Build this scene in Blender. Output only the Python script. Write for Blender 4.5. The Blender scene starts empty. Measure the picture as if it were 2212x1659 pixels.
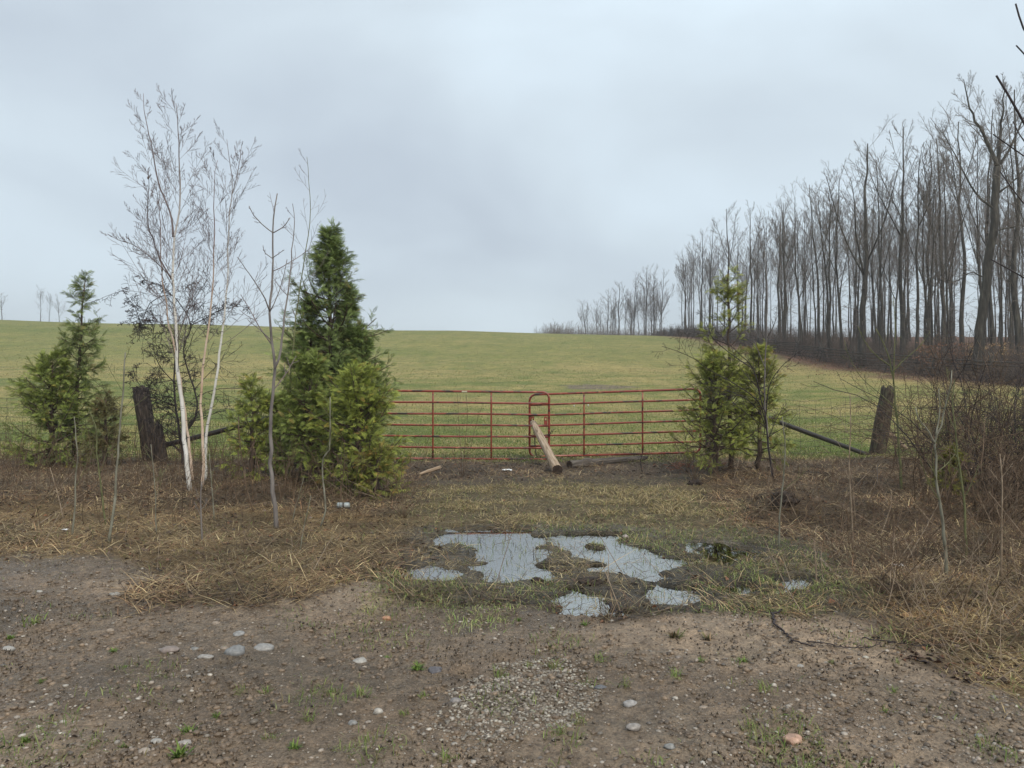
import bpy, math, random
import numpy as np
from mathutils import Vector, Matrix
R = math.radians
rng = np.random.default_rng(7)
random.seed(7)
SC = bpy.context.scene
COL = SC.collection

# ------------------------------------------------------------------ camera
CX, HV, F, EYE = 1106.0, 812.0, 1670.0, 1.6      # survey frame of the photograph (2212 wide)
cam = bpy.data.cameras.new("camera"); camo = bpy.data.objects.new("camera", cam); COL.objects.link(camo)
camo.location = (0, 0, EYE); camo.rotation_euler = (R(90), 0, 0)
cam.sensor_width = 36; cam.lens = 36 * F / 2212; cam.shift_y = -17.5 / 2212
cam.clip_start = 0.05; cam.clip_end = 3000
SC.camera = camo
SC.render.resolution_x, SC.render.resolution_y = 1024, 768

# ------------------------------------------------------------------ world, sun, exposure
SC.view_settings.view_transform = 'Standard'
SC.view_settings.look = 'None'
SC.view_settings.exposure = 0.64
SC.view_settings.gamma = 1.0
W = bpy.data.worlds.new("World"); SC.world = W; W.use_nodes = True
nt = W.node_tree; nt.nodes.clear()
def N(t, kind, **kw):
    n = t.nodes.new(kind)
    for k, v in kw.items(): setattr(n, k, v)
    return n
SUN_EL, SUN_AZ = 48.0, 150.0
out = N(nt, 'ShaderNodeOutputWorld'); bg = N(nt, 'ShaderNodeBackground')
sky = N(nt, 'ShaderNodeTexSky', sky_type='NISHITA', sun_disc=False)
sky.sun_elevation = R(SUN_EL); sky.sun_rotation = R(SUN_AZ)
tc = N(nt, 'ShaderNodeTexCoord'); sep = N(nt, 'ShaderNodeSeparateXYZ')
nt.links.new(tc.outputs['Generated'], sep.inputs[0])
mp = N(nt, 'ShaderNodeMapping'); mp.inputs['Scale'].default_value = (1.2, 1.2, 2.3); mp.inputs['Rotation'].default_value = (0.1, 0.35, 0.2)
mp.inputs['Location'].default_value = (0.3, 0.2, 0.55)
nt.links.new(tc.outputs['Generated'], mp.inputs[0])
no = N(nt, 'ShaderNodeTexNoise'); no.inputs['Scale'].default_value = 2.1; no.inputs['Detail'].default_value = 4; no.inputs['Roughness'].default_value = 0.42
no.inputs['Distortion'].default_value = 0.35
nt.links.new(mp.outputs[0], no.inputs['Vector'])
cr = N(nt, 'ShaderNodeValToRGB')      # overcast deck, darker grey undersides to pale blue gaps (x10, the sky strength below is 0.1)
e = cr.color_ramp.elements
e[0].position = 0.30; e[0].color = (0.475, 0.54, 0.61, 1)
e[1].position = 0.70; e[1].color = (0.68, 0.79, 0.87, 1)
m = cr.color_ramp.elements.new(0.5); m.color = (0.585, 0.67, 0.735, 1)
nt.links.new(no.outputs['Fac'], cr.inputs[0])
gr = N(nt, 'ShaderNodeMapRange'); gr.inputs['From Min'].default_value = 0.0; gr.inputs['From Max'].default_value = 0.5
gr.inputs['To Min'].default_value = 7.5; gr.inputs['To Max'].default_value = 7.9
nt.links.new(sep.outputs['Z'], gr.inputs['Value'])
vm = N(nt, 'ShaderNodeVectorMath', operation='SCALE')
nt.links.new(cr.outputs[0], vm.inputs[0]); nt.links.new(gr.outputs[0], vm.inputs['Scale'])
mx = N(nt, 'ShaderNodeMix', data_type='RGBA'); mx.inputs['Factor'].default_value = 0.93
nt.links.new(sky.outputs[0], mx.inputs['A']); nt.links.new(vm.outputs[0], mx.inputs['B'])
nt.links.new(mx.outputs['Result'], bg.inputs['Color']); bg.inputs['Strength'].default_value = 0.1
nt.links.new(bg.outputs[0], out.inputs[0])
sl = bpy.data.lights.new("sun", 'SUN'); sl.energy = 1.5; sl.angle = R(30); sl.color = (1.0, 0.93, 0.80)
so = bpy.data.objects.new("sun", sl); COL.objects.link(so)
_a, _e = R(SUN_AZ), R(SUN_EL)
so.rotation_euler = Vector((math.sin(_a) * math.cos(_e), math.cos(_a) * math.cos(_e), math.sin(_e))).to_track_quat('Z', 'Y').to_euler()

# ------------------------------------------------------------------ helpers
def tag(o, label=None, cat=None, group=None, kind=None):
    if label: o['label'] = label
    if cat: o['category'] = cat
    if group: o['group'] = group
    if kind: o['kind'] = kind
    return o

def empty(name, loc, label, cat, group=None):
    o = bpy.data.objects.new(name, None); COL.objects.link(o); o.location = loc; o.empty_display_size = .2
    return tag(o, label, cat, group)

def build(name, V, F, mat, parent=None, col=None, smooth=False):
    """V (n,3) world coords, F list of (m,k) index arrays"""
    me = bpy.data.meshes.new(name)
    V = np.asarray(V, dtype=np.float32)
    if not isinstance(F, (list, tuple)): F = [F]
    F = [np.asarray(f, dtype=np.int32) for f in F if len(f)]
    me.vertices.add(len(V))
    if parent is not None:
        V = V - np.array(parent.location, dtype=np.float32)
    me.vertices.foreach_set("co", V.ravel())
    loops = np.concatenate([f.ravel() for f in F])
    tot = np.concatenate([np.full(len(f), f.shape[1], dtype=np.int32) for f in F])
    st = np.concatenate([[0], np.cumsum(tot)[:-1]]).astype(np.int32)
    me.loops.add(len(loops)); me.loops.foreach_set("vertex_index", loops)
    me.polygons.add(len(tot)); me.polygons.foreach_set("loop_start", st); me.polygons.foreach_set("loop_total", tot)
    me.polygons.foreach_set("use_smooth", np.full(len(tot), smooth))
    me.update(calc_edges=True)
    if col is not None:
        for an, arr in (col.items() if isinstance(col, dict) else {'Col': col}.items()):
            arr = np.asarray(arr, dtype=np.float32)
            if arr.ndim == 2:
                a = me.attributes.new(an, 'FLOAT_COLOR', 'POINT')
                if arr.shape[1] == 3: arr = np.concatenate([arr, np.ones((len(arr), 1), np.float32)], 1)
                a.data.foreach_set("color", arr.ravel())
            else:
                a = me.attributes.new(an, 'FLOAT', 'POINT'); a.data.foreach_set("value", arr)
    me.materials.append(mat)
    o = bpy.data.objects.new(name, me); COL.objects.link(o)
    if parent is not None: o.parent = parent
    return o

_tab = np.random.default_rng(3).random((256, 256)).astype(np.float64)
def vnoise(x, y, s):
    x = np.asarray(x, float) / s + 1000.3; y = np.asarray(y, float) / s + 1000.7
    xi = np.floor(x).astype(int); yi = np.floor(y).astype(int)
    fx = x - xi; fy = y - yi; fx = fx * fx * (3 - 2 * fx); fy = fy * fy * (3 - 2 * fy)
    a = _tab[xi & 255, yi & 255]; b = _tab[(xi + 1) & 255, yi & 255]
    c = _tab[xi & 255, (yi + 1) & 255]; d = _tab[(xi + 1) & 255, (yi + 1) & 255]
    return (a * (1 - fx) + b * fx) * (1 - fy) + (c * (1 - fx) + d * fx) * fy
def fbm(x, y, s, o=4, r=0.5):
    t = 0; a = 1; tot = 0
    for i in range(o):
        t = t + a * vnoise(x + 17.1 * i, y - 9.3 * i, s / 2 ** i); tot += a; a *= r
    return t / tot
def sst(a, b, x):
    t = np.clip((np.asarray(x, float) - a) / (b - a), 0, 1); return t * t * (3 - 2 * t)

def gpt(u, v):                                  # flat-ground point seen at photo position
    Y = EYE * F / (v - HV); return ((u - CX) * Y / F, Y)
def at(u, v, Y): return ((u - CX) * Y / F, Y, EYE - (v - HV) * Y / F)
def gp(pts): return np.array([gpt(u, v) for u, v in pts])
def sdist(x, y, P):                             # signed distance, + inside
    d = np.full(np.shape(x), 1e9); ins = np.zeros(np.shape(x), bool)
    n = len(P)
    for i in range(n):
        ax, ay = P[i]; bx, by = P[(i + 1) % n]
        ex, ey = bx - ax, by - ay
        t = np.clip(((x - ax) * ex + (y - ay) * ey) / (ex * ex + ey * ey + 1e-12), 0, 1)
        d = np.minimum(d, np.hypot(x - ax - t * ex, y - ay - t * ey))
        c = ((ay > y) != (by > y)) & (x < (bx - ax) * (y - ay) / ((by - ay) + 1e-12) + ax)
        ins ^= c
    return np.where(ins, d, -d)

# ------------------------------------------------------------------ terrain shape and ground cover zones
c6 = lambda L: gp([(748.8 + a * .4948, 1065.6 + b * .4948) for a, b in L])
PUD = [c6([(380,170),(560,160),(760,160),(835,185),(820,240),(875,330),(865,375),(620,385),(600,300),(610,235),(520,215),(430,205)]),
       c6([(890,175),(1100,155),(1145,180),(1080,215),(950,214)]),
       c6([(1040,245),(1200,240),(1430,255),(1420,300),(1380,335),(1400,380),(1490,400),(1570,460),(1400,480),(1280,465),(1300,400),(1280,360),(1200,335),(1100,325),(1000,275)]),
       c6([(1000,415),(1100,425),(1190,480),(1205,515),(1100,513),(1010,495),(905,460)]),
       c6([(1500,238),(1620,240),(1820,250),(1840,290),(1700,302),(1590,292)]),
       c6([(1890,370),(1990,378),(1985,415),(1920,415)]),
       c6([(1620,390),(1760,400),(1700,430),(1600,420)]),
       c6([(230,335),(330,325),(450,345),(440,365),(300,362)]), c6([(1480,225),(1560,222),(1580,250),(1500,262)])]
MUD = gp([(-2500,1205),(200,1205),(320,1240),(355,1300),(520,1312),(640,1285),(830,1270),(900,1300),(1200,1318),(1500,1325),(1700,1340),(1880,1360),(1960,1395),(2030,1450),(2200,1540),(2600,1750),(2700,3200),(-2500,3200)])
WET = gp([(860,1150),(1100,1130),(1600,1140),(1800,1180),(1900,1250),(1930,1340),(1500,1335),(1200,1330),(900,1310),(840,1250)])
GOLD = [gp([(-2500,1125),(600,1100),(870,1125),(900,1170),(850,1265),(640,1300),(500,1322),(340,1312),(310,1245),(-2500,1215)]),
        gp([(1880,1240),(2600,1230),(2900,1700),(2212,1560),(2040,1450),(1960,1380)])]
OLIVE = gp([(880,1040),(1480,1030),(1560,1090),(1640,1160),(1500,1170),(1100,1150),(860,1160)])
MOUND = at(1690, 1085, 0)[0:1]
_mx, _my = gpt(1700, 1105)
PY = np.array([-5, 0, 13, 20, 30, 45, 60, 80, 100, 115, 130, 145, 160, 200, 300, 900.])
PZ = np.array([0, 0, 0, .12, .45, 1.25, 2.2, 4.3, 6.6, 8.0, 8.95, 9.3, 9.1, 8.6, 3, -20.])
def pudmask(x, y):
    n = (fbm(x, y, .5, 4, .62) - .5) * .40 + (fbm(x, y, .13, 3) - .5) * .24 + .115
    m = np.zeros(np.shape(x))
    for P in PUD:
        x0, y0 = P.min(0) - .6; x1, y1 = P.max(0) + .6
        sel = (x > x0) & (x < x1) & (y > y0) & (y < y1)
        if sel.any():
            mm = np.zeros(np.shape(x)); mm[sel] = sst(-.06, .12, sdist(x[sel], y[sel], P) + n[sel] - .75 * np.clip(fbm(x[sel] * .6 + 3, y[sel] + 5, .33, 4) - .58, 0, 1) * 2.4); m = np.maximum(m, mm)
    return m
def H(x, y, fine=True):
    x = np.asarray(x, float); y = np.asarray(y, float)
    h = np.interp(y, PY, PZ)
    s = np.interp(y, [0, 45, 60, 125, 900], [0, 0, .15, 1, 1])
    h = h - .024 * np.clip(x, -200, 34) * s
    far = sst(12, 40, y)
    h = h + far * (fbm(x, y, 22, 3) - .5) * .5
    near = 1 - sst(18, 30, y)
    bank = sst(8.2, 10, y) * (1 - sst(13.5, 17, y)) * (1 - sst(-3.4, -1.8, x) * (1 - sst(2.6, 4.2, x)))
    h = h + bank * (.05 + .14 * (fbm(x, y, 1.3, 3) - .4) + .12 * (fbm(x, y, .45, 3) - .45))
    h = h + .24 * np.exp(-((x - _mx) ** 2 / .16 + (y - _my) ** 2 / .35)) 
    if fine:
        h = h + near * ((fbm(x, y, .9, 3) - .5) * .05 + (fbm(x, y, .16, 3) - .5) * .022)
        k = sst(16, 9, y)
        mudz = sst(-.1, .2, sdist(x, y, MUD))
        h = h + mudz * ((fbm(x * .35, y, .16, 2) - .5) * .034 + (fbm(x, y, .07, 3) - .42).clip(0, 1) * .045)
        pm = pudmask(x, y)
        h = h * (1 - .6 * pm) - .05 * pm + .012 * (1 - pm) * (1 - sst(10, 12, y))
        # tyre ruts across the entrance
    return h
WATER = -.018
def groundpt(u, v, fine=False):
    """where the photo ray at (u,v) meets the ground"""
    Y = 2.0
    prev = 1
    for Y in np.arange(2.0, 200, .05):
        if EYE - (v - HV) * Y / F <= float(H((u - CX) * Y / F, Y, fine)): break
    x = (u - CX) * Y / F
    return (x, Y, float(H(x, Y, True)))

def zones(x, y):
    n1 = (fbm(x, y, .8, 4) - .5) * .9
    n2 = (fbm(x, y, .25, 3) - .5) * .35
    z = {}
    z['mud'] = sst(-.14, .12, sdist(x, y, MUD) + n1 * .8 + n2 * 1.4)
    z['wet'] = sst(-.2, .3, sdist(x, y, WET) + n1)
    z['gold'] = np.maximum(*[sst(-.35, .35, sdist(x, y, g) + n1 * .8) for g in GOLD])
    z['olive'] = sst(-.4, .4, sdist(x, y, OLIVE) + n1)
    z['field'] = sst(13.9, 14.6, y + n1 * .8)
    return z
def C(*a): return np.array(a, float)
def lerp(a, b, t): t = np.asarray(t)[..., None]; return a * (1 - t) + b * t

# ------------------------------------------------------------------ materials
def mat(name, rough=.8, spec=.3):
    m = bpy.data.materials.new(name); m.use_nodes = True
    t = m.node_tree; b = t.nodes['Principled BSDF']
    b.inputs['Roughness'].default_value = rough; b.inputs['Specular IOR Level'].default_value = spec
    return m, t, b
def ramp(t, src, stops):
    r = t.nodes.new('ShaderNodeValToRGB'); el = r.color_ramp.elements
    el[0].position, el[0].color = stops[0][0], (*stops[0][1], 1)
    el[1].position, el[1].color = stops[-1][0], (*stops[-1][1], 1)
    for p, c in stops[1:-1]:
        q = el.new(p); q.color = (*c, 1)
    t.links.new(src, r.inputs[0]); return r.outputs[0]
def noise(t, scale, detail=4, vec=None, mscale=None, rough=.55, coord='Object'):
    c = t.nodes.new('ShaderNodeTexCoord'); n = t.nodes.new('ShaderNodeTexNoise')
    n.inputs['Scale'].default_value = scale; n.inputs['Detail'].default_value = detail; n.inputs['Roughness'].default_value = rough
    if mscale:
        mm = t.nodes.new('ShaderNodeMapping'); mm.inputs['Scale'].default_value = mscale
        t.links.new(c.outputs[coord], mm.inputs[0]); t.links.new(mm.outputs[0], n.inputs['Vector'])
    else: t.links.new(c.outputs[coord], n.inputs['Vector'])
    return n.outputs['Fac']
def mixc(t, a, b, fac, mode='MIX'):
    m = t.nodes.new('ShaderNodeMix'); m.data_type = 'RGBA'; m.blend_type = mode
    for s, v in (('A', a), ('B', b)):
        if isinstance(v, tuple): m.inputs[s].default_value = (*v, 1)
        else: t.links.new(v, m.inputs[s])
    if isinstance(fac, (int, float)): m.inputs['Factor'].default_value = fac
    else: t.links.new(fac, m.inputs['Factor'])
    return m.outputs['Result']
def bump(t, b, src, strength, dist):
    n = t.nodes.new('ShaderNodeBump'); n.inputs['Strength'].default_value = strength; n.inputs['Distance'].default_value = dist
    t.links.new(src, n.inputs['Height']); t.links.new(n.outputs[0], b.inputs['Normal'])
def attr(t, name, out='Color'):
    a = t.nodes.new('ShaderNodeAttribute'); a.attribute_name = name; return a.outputs[out]
def noisy(name, stops, scale, rough=.8, spec=.3, mscale=None, bs=0, bd=.01, detail=5):
    m, t, b = mat(name, rough, spec)
    f = noise(t, scale, detail, mscale=mscale)
    t.links.new(ramp(t, f, stops), b.inputs['Base Color'])
    if bs: bump(t, b, f, bs, bd)
    return m
def colmat(name, rough=.7, spec=.3, var=.25, scale=30, trans=0.0):
    """colour carried by each blade, leaf or stone (its own real colour) with a fine mottling"""
    m, t, b = mat(name, rough, spec)
    f = noise(t, scale, 3)
    g = ramp(t, f, [(.3, (1 - var,) * 3), (.7, (1 + var * .6,) * 3)])
    c = mixc(t, attr(t, 'Col'), g, 1.0, 'MULTIPLY')
    t.links.new(c, b.inputs['Base Color'])
    if trans:
        tr = t.nodes.new('ShaderNodeBsdfTranslucent'); t.links.new(c, tr.inputs[0])
        ms = t.nodes.new('ShaderNodeMixShader'); ms.inputs[0].default_value = trans
        t.links.new(b.outputs[0], ms.inputs[1]); t.links.new(tr.outputs[0], ms.inputs[2])
        t.links.new(ms.outputs[0], t.nodes['Material Output'].inputs[0])
    return m

# ground
gm, t, b = mat("ground_soil", .8, .35)
n1 = noise(t, 11, 8, rough=.75); n2 = noise(t, 60, 5, rough=.75); n0 = noise(t, 1.1, 6, rough=.7)
c = mixc(t, attr(t, 'Col'), ramp(t, n1, [(.32, (.50, .47, .44)), (.5, (.98, .98, .98)), (.68, (1.45, 1.42, 1.36))]), 1.0, 'MULTIPLY')
c = mixc(t, c, ramp(t, n2, [(.36, (.55, .55, .55)), (.64, (1.42, 1.42, 1.42))]), 1.0, 'MULTIPLY')
c = mixc(t, c, ramp(t, n0, [(.32, (.72, .76, .78)), (.68, (1.30, 1.25, 1.2))]), 1.0, 'MULTIPLY')
t.links.new(c, b.inputs['Base Color'])
wr = t.nodes.new('ShaderNodeMapRange'); wr.inputs['From Min'].default_value = 0; wr.inputs['From Max'].default_value = 1
wr.inputs['To Min'].default_value = .92; wr.inputs['To Max'].default_value = .24
t.links.new(attr(t, 'wet', 'Fac'), wr.inputs['Value'])
t.links.new(wr.outputs[0], b.inputs['Roughness'])
nb = t.nodes.new('ShaderNodeMath'); nb.operation = 'ADD'; t.links.new(n1, nb.inputs[0]); t.links.new(n2, nb.inputs[1])
bump(t, b, nb.outputs[0], .8, .03)
M_GROUND = gm

wm, t, b = mat("puddle_water"); t.nodes.remove(b)
gl = N(t, 'ShaderNodeBsdfGlossy'); gl.inputs['Roughness'].default_value = .02; gl.inputs['Color'].default_value = (1, .99, .95, 1)
tr = N(t, 'ShaderNodeBsdfTransparent'); tr.inputs['Color'].default_value = (.72, .60, .42, 1)
fr = N(t, 'ShaderNodeFresnel'); fr.inputs['IOR'].default_value = 9.0
ms = N(t, 'ShaderNodeMixShader')
bp = N(t, 'ShaderNodeBump'); bp.inputs['Strength'].default_value = .008; bp.inputs['Distance'].default_value = .01
t.links.new(noise(t, 9, 2), bp.inputs['Height']); t.links.new(bp.outputs[0], gl.inputs['Normal'])
t.links.new(fr.outputs[0], ms.inputs[0]); t.links.new(tr.outputs[0], ms.inputs[1]); t.links.new(gl.outputs[0], ms.inputs[2])
t.links.new(ms.outputs[0], t.nodes['Material Output'].inputs[0])
M_WATER = wm

M_BLADE = colmat("grass_blades", .6, .35, .2, 25, .25)
M_LITTER = colmat("dead_litter", .7, .4, .3, 40)
M_STONE = colmat("stones", .45, .5, .3, 60)
M_CEDAR = colmat("cedar_foliage", .55, .4, .25, 12, .22)
M_WOODBARK = noisy("forest_bark", [(.3, (.032, .028, .024)), (.55, (.075, .066, .055)), (.75, (.15, .135, .11))], 2.2, .9, .2, (3, 3, .5), .6, .05)
M_TWIGDARK = noisy("wet_dark_twigs", [(.3, (.022, .017, .018)), (.7, (.06, .045, .045))], 6, .7)
M_TWIGGREY = noisy("far_twigs", [(.3, (.10, .082, .070)), (.7, (.21, .175, .15))], 3, .8)
M_BRUSH = noisy("brush_stems", [(.3, (.05, .037, .03)), (.7, (.15, .115, .09))], .6, .8)
M_TWIGRED = noisy("red_brown_twigs", [(.3, (.060, .040, .026)), (.7, (.19, .125, .08))], 5, .7)
M_TWIGPURP = noisy("birch_twigs", [(.3, (.10, .075, .075)), (.7, (.24, .185, .175))], 5, .6)
M_TWIGTAN = noisy("tan_stems", [(.3, (.14, .095, .06)), (.7, (.36, .28, .20))], 14, .7)
M_PALEBARK = noisy("pale_sapling_bark", [(.3, (.09, .08, .055)), (.55, (.22, .21, .16)), (.75, (.34, .33, .27))], 16, .7, .3, (1, 1, .4))
M_GREENBARK = noisy("green_sapling_bark", [(.3, (.07, .075, .03)), (.7, (.20, .20, .09))], 9, .7)
M_GREYBARK = noisy("grey_sapling_bark", [(.3, (.10, .085, .08)), (.7, (.26, .23, .21))], 12, .7, .3, (1, 1, .3))
M_CEDARBARK = noisy("cedar_bark", [(.3, (.05, .035, .028)), (.7, (.15, .11, .085))], 20, .85, .2, (3, 3, .4), .5, .01)
def birch(name, pale, mid, thin, z0, z1):
    m, t, b = mat(name, .55, .35)
    f = noise(t, 6, 4, mscale=(1, 1, 9), rough=.6)
    f2 = noise(t, 2.2, 3, mscale=(1, 1, 1.2))
    base = mixc(t, pale, mid, ramp(t, f2, [(.42, (0, 0, 0)), (.62, (1, 1, 1))]))
    len_ = ramp(t, f, [(.34, (1, 1, 1)), (.39, (0, 0, 0))])
    base = mixc(t, base, (.03, .025, .025), len_)
    g = t.nodes.new('ShaderNodeNewGeometry'); s = t.nodes.new('ShaderNodeSeparateXYZ'); t.links.new(g.outputs['Position'], s.inputs[0])
    mr = t.nodes.new('ShaderNodeMapRange'); mr.inputs['From Min'].default_value = z0; mr.inputs['From Max'].default_value = z1
    t.links.new(s.outputs['Z'], mr.inputs['Value'])
    t.links.new(mixc(t, base, thin, mr.outputs[0]), b.inputs['Base Color'])
    return m
M_BIRCHW = birch("white_birch_bark", (.74, .71, .66), (.60, .56, .50), (.17, .13, .12), 2.9, 4.6)
M_BIRCHP = birch("peach_birch_bark", (.62, .48, .37), (.50, .33, .23), (.17, .11, .10), 2.2, 3.8)
M_OLDWOOD = noisy("weathered_post", [(.28, (.022, .018, .016)), (.5, (.075, .058, .048)), (.72, (.17, .13, .105))], 9, .85, .3, (5, 5, .5), .9, .02)
M_MOSSWOOD = noisy("mossy_post", [(.3, (.02, .016, .013)), (.52, (.07, .052, .04)), (.66, (.11, .11, .06)), (.78, (.16, .17, .13))], 9, .85, .3, (4, 4, .8), .9, .02)
M_BLACKWOOD = noisy("wet_black_board", [(.3, (.010, .009, .009)), (.7, (.045, .038, .035))], 8, .5, .5, (6, 6, .5), .6, .01)
M_PALEWOOD = noisy("bare_pale_log", [(.27, (.07, .05, .035)), (.42, (.30, .215, .145)), (.6, (.46, .35, .25)), (.75, (.56, .45, .34))], 7, .75, .3, (6, 6, .45), .8, .015)
M_ENDWOOD = noisy("sawn_wet_end", [(.3, (.015, .012, .010)), (.7, (.09, .06, .045))], 18, .7)
M_DARKLOG = noisy("dark_wet_log", [(.3, (.03, .024, .02)), (.55, (.10, .08, .065)), (.75, (.22, .19, .16))], 8, .7, .4, (5, 5, .5), .9, .02)
M_RAIL = noisy("grey_split_rails", [(.3, (.03, .026, .022)), (.7, (.12, .105, .09))], 3, .85, .2)
M_WIRE = noisy("rusty_wire", [(.3, (.045, .035, .03)), (.7, (.12, .10, .085))], 20, .5)
M_CHAIN = noisy("dark_chain_steel", [(.3, (.02, .018, .018)), (.7, (.08, .06, .05))], 40, .5, .5)
M_WHITE = noisy("white_scrap", [(.3, (.62, .62, .62)), (.7, (.85, .86, .88))], 20, .4)
M_STEEL = noisy("dull_steel", [(.3, (.20, .22, .22)), (.7, (.42, .46, .46))], 18, .35, .6)
M_SOIL = noisy("black_soil", [(.3, (.015, .011, .009)), (.7, (.06, .042, .032))], 18, .8, .3, None, .9, .03)
M_CREAM = noisy("cream_label", [(.3, (.55, .50, .36)), (.7, (.70, .64, .48))], 20, .5)
# red gate paint, rusted through in dark wet patches
pm, t, b = mat("worn_red_gate_paint", .28, .6)
f = noise(t, 3.2, 5, mscale=(1, 1, 5), rough=.65); f2 = noise(t, 28, 4)
c = mixc(t, (.33, .060, .034), (.21, .038, .026), f2)
c = mixc(t, c, (.035, .018, .016), ramp(t, f, [(.52, (0, 0, 0)), (.58, (1, 1, 1))]))
c = mixc(t, c, (.42, .15, .075), ramp(t, noise(t, 5.5, 4), [(.58, (0, 0, 0)), (.68, (1, 1, 1))]))
t.links.new(c, b.inputs['Base Color']); bump(t, b, f2, .15, .003)
M_RED = pm

# ------------------------------------------------------------------ curve growth
def resample(P, K):
    P = np.asarray(P, float); n = len(P)
    if n > 2:
        Q = []
        for i in range(n - 1):
            p0 = P[max(i - 1, 0)]; p1 = P[i]; p2 = P[i + 1]; p3 = P[min(i + 2, n - 1)]
            for s in np.linspace(0, 1, 8, endpoint=False):
                Q.append(.5 * ((2 * p1) + (-p0 + p2) * s + (2 * p0 - 5 * p1 + 4 * p2 - p3) * s * s + (-p0 + 3 * p1 - 3 * p2 + p3) * s ** 3))
        Q.append(P[-1]); P = np.array(Q)
    d = np.concatenate([[0], np.cumsum(np.linalg.norm(np.diff(P, axis=0), axis=1))])
    s = np.linspace(0, d[-1], K)
    return np.stack([np.interp(s, d, P[:, i]) for i in range(3)], 1)
def norm(v): return v / (np.linalg.norm(v, axis=-1, keepdims=True) + 1e-9)
class Tubes:
    def __init__(s): s.V = []; s.F = []; s.n = 0
    def add(s, P, Rr, sides):
        P = np.asarray(P, float); Rr = np.asarray(Rr, float)
        if P.ndim == 2: P = P[None]; Rr = Rr[None]
        Nn, K, _ = P.shape
        T = np.empty_like(P); T[:, 1:-1] = P[:, 2:] - P[:, :-2]; T[:, 0] = P[:, 1] - P[:, 0]; T[:, -1] = P[:, -1] - P[:, -2]
        T = norm(T)
        ref = np.where(np.abs(norm(P[:, -1] - P[:, 0])[:, None, 2:3]) > .8, np.array([1., .13, 0]), np.array([0, .11, 1.]))
        A = norm(np.cross(T, np.broadcast_to(ref, T.shape))); B = np.cross(T, A)
        th = np.arange(sides) * 2 * np.pi / sides
        V = P[:, :, None] + Rr[:, :, None, None] * (np.cos(th)[None, None, :, None] * A[:, :, None] + np.sin(th)[None, None, :, None] * B[:, :, None])
        idx = np.arange(Nn * K * sides).reshape(Nn, K, sides) + s.n
        a = idx[:, :-1]; c = idx[:, 1:]
        f = np.stack([a, np.roll(a, -1, 2), np.roll(c, -1, 2), c], -1).reshape(-1, 4)
        s.V.append(V.reshape(-1, 3)); s.F.append(f); s.n += Nn * K * sides
        if sides >= 5:
            s.F.append(idx[:, 0, ::-1].reshape(-1, sides)); s.F.append(idx[:, -1].reshape(-1, sides))
        return s
    def build(s, name, m, parent=None, smooth=True):
        by = {}
        for f in s.F: by.setdefault(f.shape[1], []).append(f)
        return build(name, np.concatenate(s.V), [np.concatenate(v) for v in by.values()], m, parent, smooth=smooth)
def grow(P, Rr, m, t0, t1, ang, lf, wander, up, K, rf=.55, tip=.3, taper=.5, rmin=.002, g=rng, azflat=0, lmin=0):
    """children of every polyline in P (N,K0,3)"""
    Nn, K0, _ = P.shape
    idx = np.repeat(np.arange(Nn), m); n = len(idx)
    tt = np.tile((np.arange(m) + .5) / m, Nn) + g.uniform(-.45, .45, n) / m
    tt = t0 + (t1 - t0) * np.clip(tt, 0, 1)
    q = tt * (K0 - 1); i0 = np.minimum(q.astype(int), K0 - 2); fr_ = (q - i0)[:, None]
    p = P[idx, i0] * (1 - fr_) + P[idx, i0 + 1] * fr_
    T = norm(P[idx, i0 + 1] - P[idx, i0])
    r = (Rr[idx, i0] * (1 - fr_[:, 0]) + Rr[idx, i0 + 1] * fr_[:, 0]) * rf
    L = np.linalg.norm(np.diff(P, axis=1), axis=2).sum(1)[idx]
    rv = g.normal(size=(n, 3)); rv[:, 2] *= (1 - azflat)
    per = norm(rv - (rv * T).sum(1, keepdims=True) * T)
    a = R(ang) * g.uniform(.75, 1.25, n)[:, None]
    d = norm(np.cos(a) * T + np.sin(a) * per)
    ln = np.maximum(L * lf * (1 - taper * (tt - t0) / (t1 - t0 + 1e-6)) * g.uniform(.6, 1.15, n), lmin)
    out_ = np.empty((n, K, 3)); out_[:, 0] = p; st = (ln / (K - 1))[:, None]
    for k in range(1, K):
        d = norm(d + g.normal(size=(n, 3)) * wander + np.array([0, 0, up]))
        out_[:, k] = out_[:, k - 1] + d * st
    rr = np.maximum(r[:, None] * np.linspace(1, tip, K)[None], rmin)
    return out_, rr

# ------------------------------------------------------------------ GROUND sheet
def axis(lo, hi, step0, near, g):
    xs = [0.0]; 
    while xs[-1] < hi: xs.append(xs[-1] + max(step0, (xs[-1] - near) * g))
    ys = [0.0]
    while ys[-1] > lo: ys.append(ys[-1] - max(step0, (-ys[-1] - near) * g))
    return np.array(sorted(set(ys[1:] + xs)))
gx = axis(-900, 900, .028, 8.0, .035)
yl = [-40, -20, -8, -3, 0, 1.2, 1.9]
y_ = 2.3
while y_ < 1500:
    yl.append(y_); y_ += max(.02, y_ * .0042) if y_ < 16 else (y_ * .012 if y_ < 60 else y_ * .02)
gy = np.array(yl)
X, Yg = np.meshgrid(gx, gy)
xf, yf = X.ravel(), Yg.ravel()
Z = H(xf, yf)
Zn = zones(xf, yf)
MUDC, LITC, GOLC, OLIC = C(.262, .194, .136), C(.080, .056, .036), C(.20, .135, .065), C(.11, .082, .040)
nn = fbm(xf, yf, .5, 4); nb_ = fbm(xf, yf, 3.5, 3)
col = lerp(LITC, LITC * 1.6, sst(.35, .7, nn))
col = lerp(col, OLIC * (.7 + .6 * nn)[:, None], Zn['olive'] * .9)
col = lerp(col, GOLC * (.7 + .6 * nn)[:, None], Zn['gold'] * .8)
col = lerp(col, C(.105, .085, .058) * (.6 + .9 * nn)[:, None], Zn['wet'])
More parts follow.
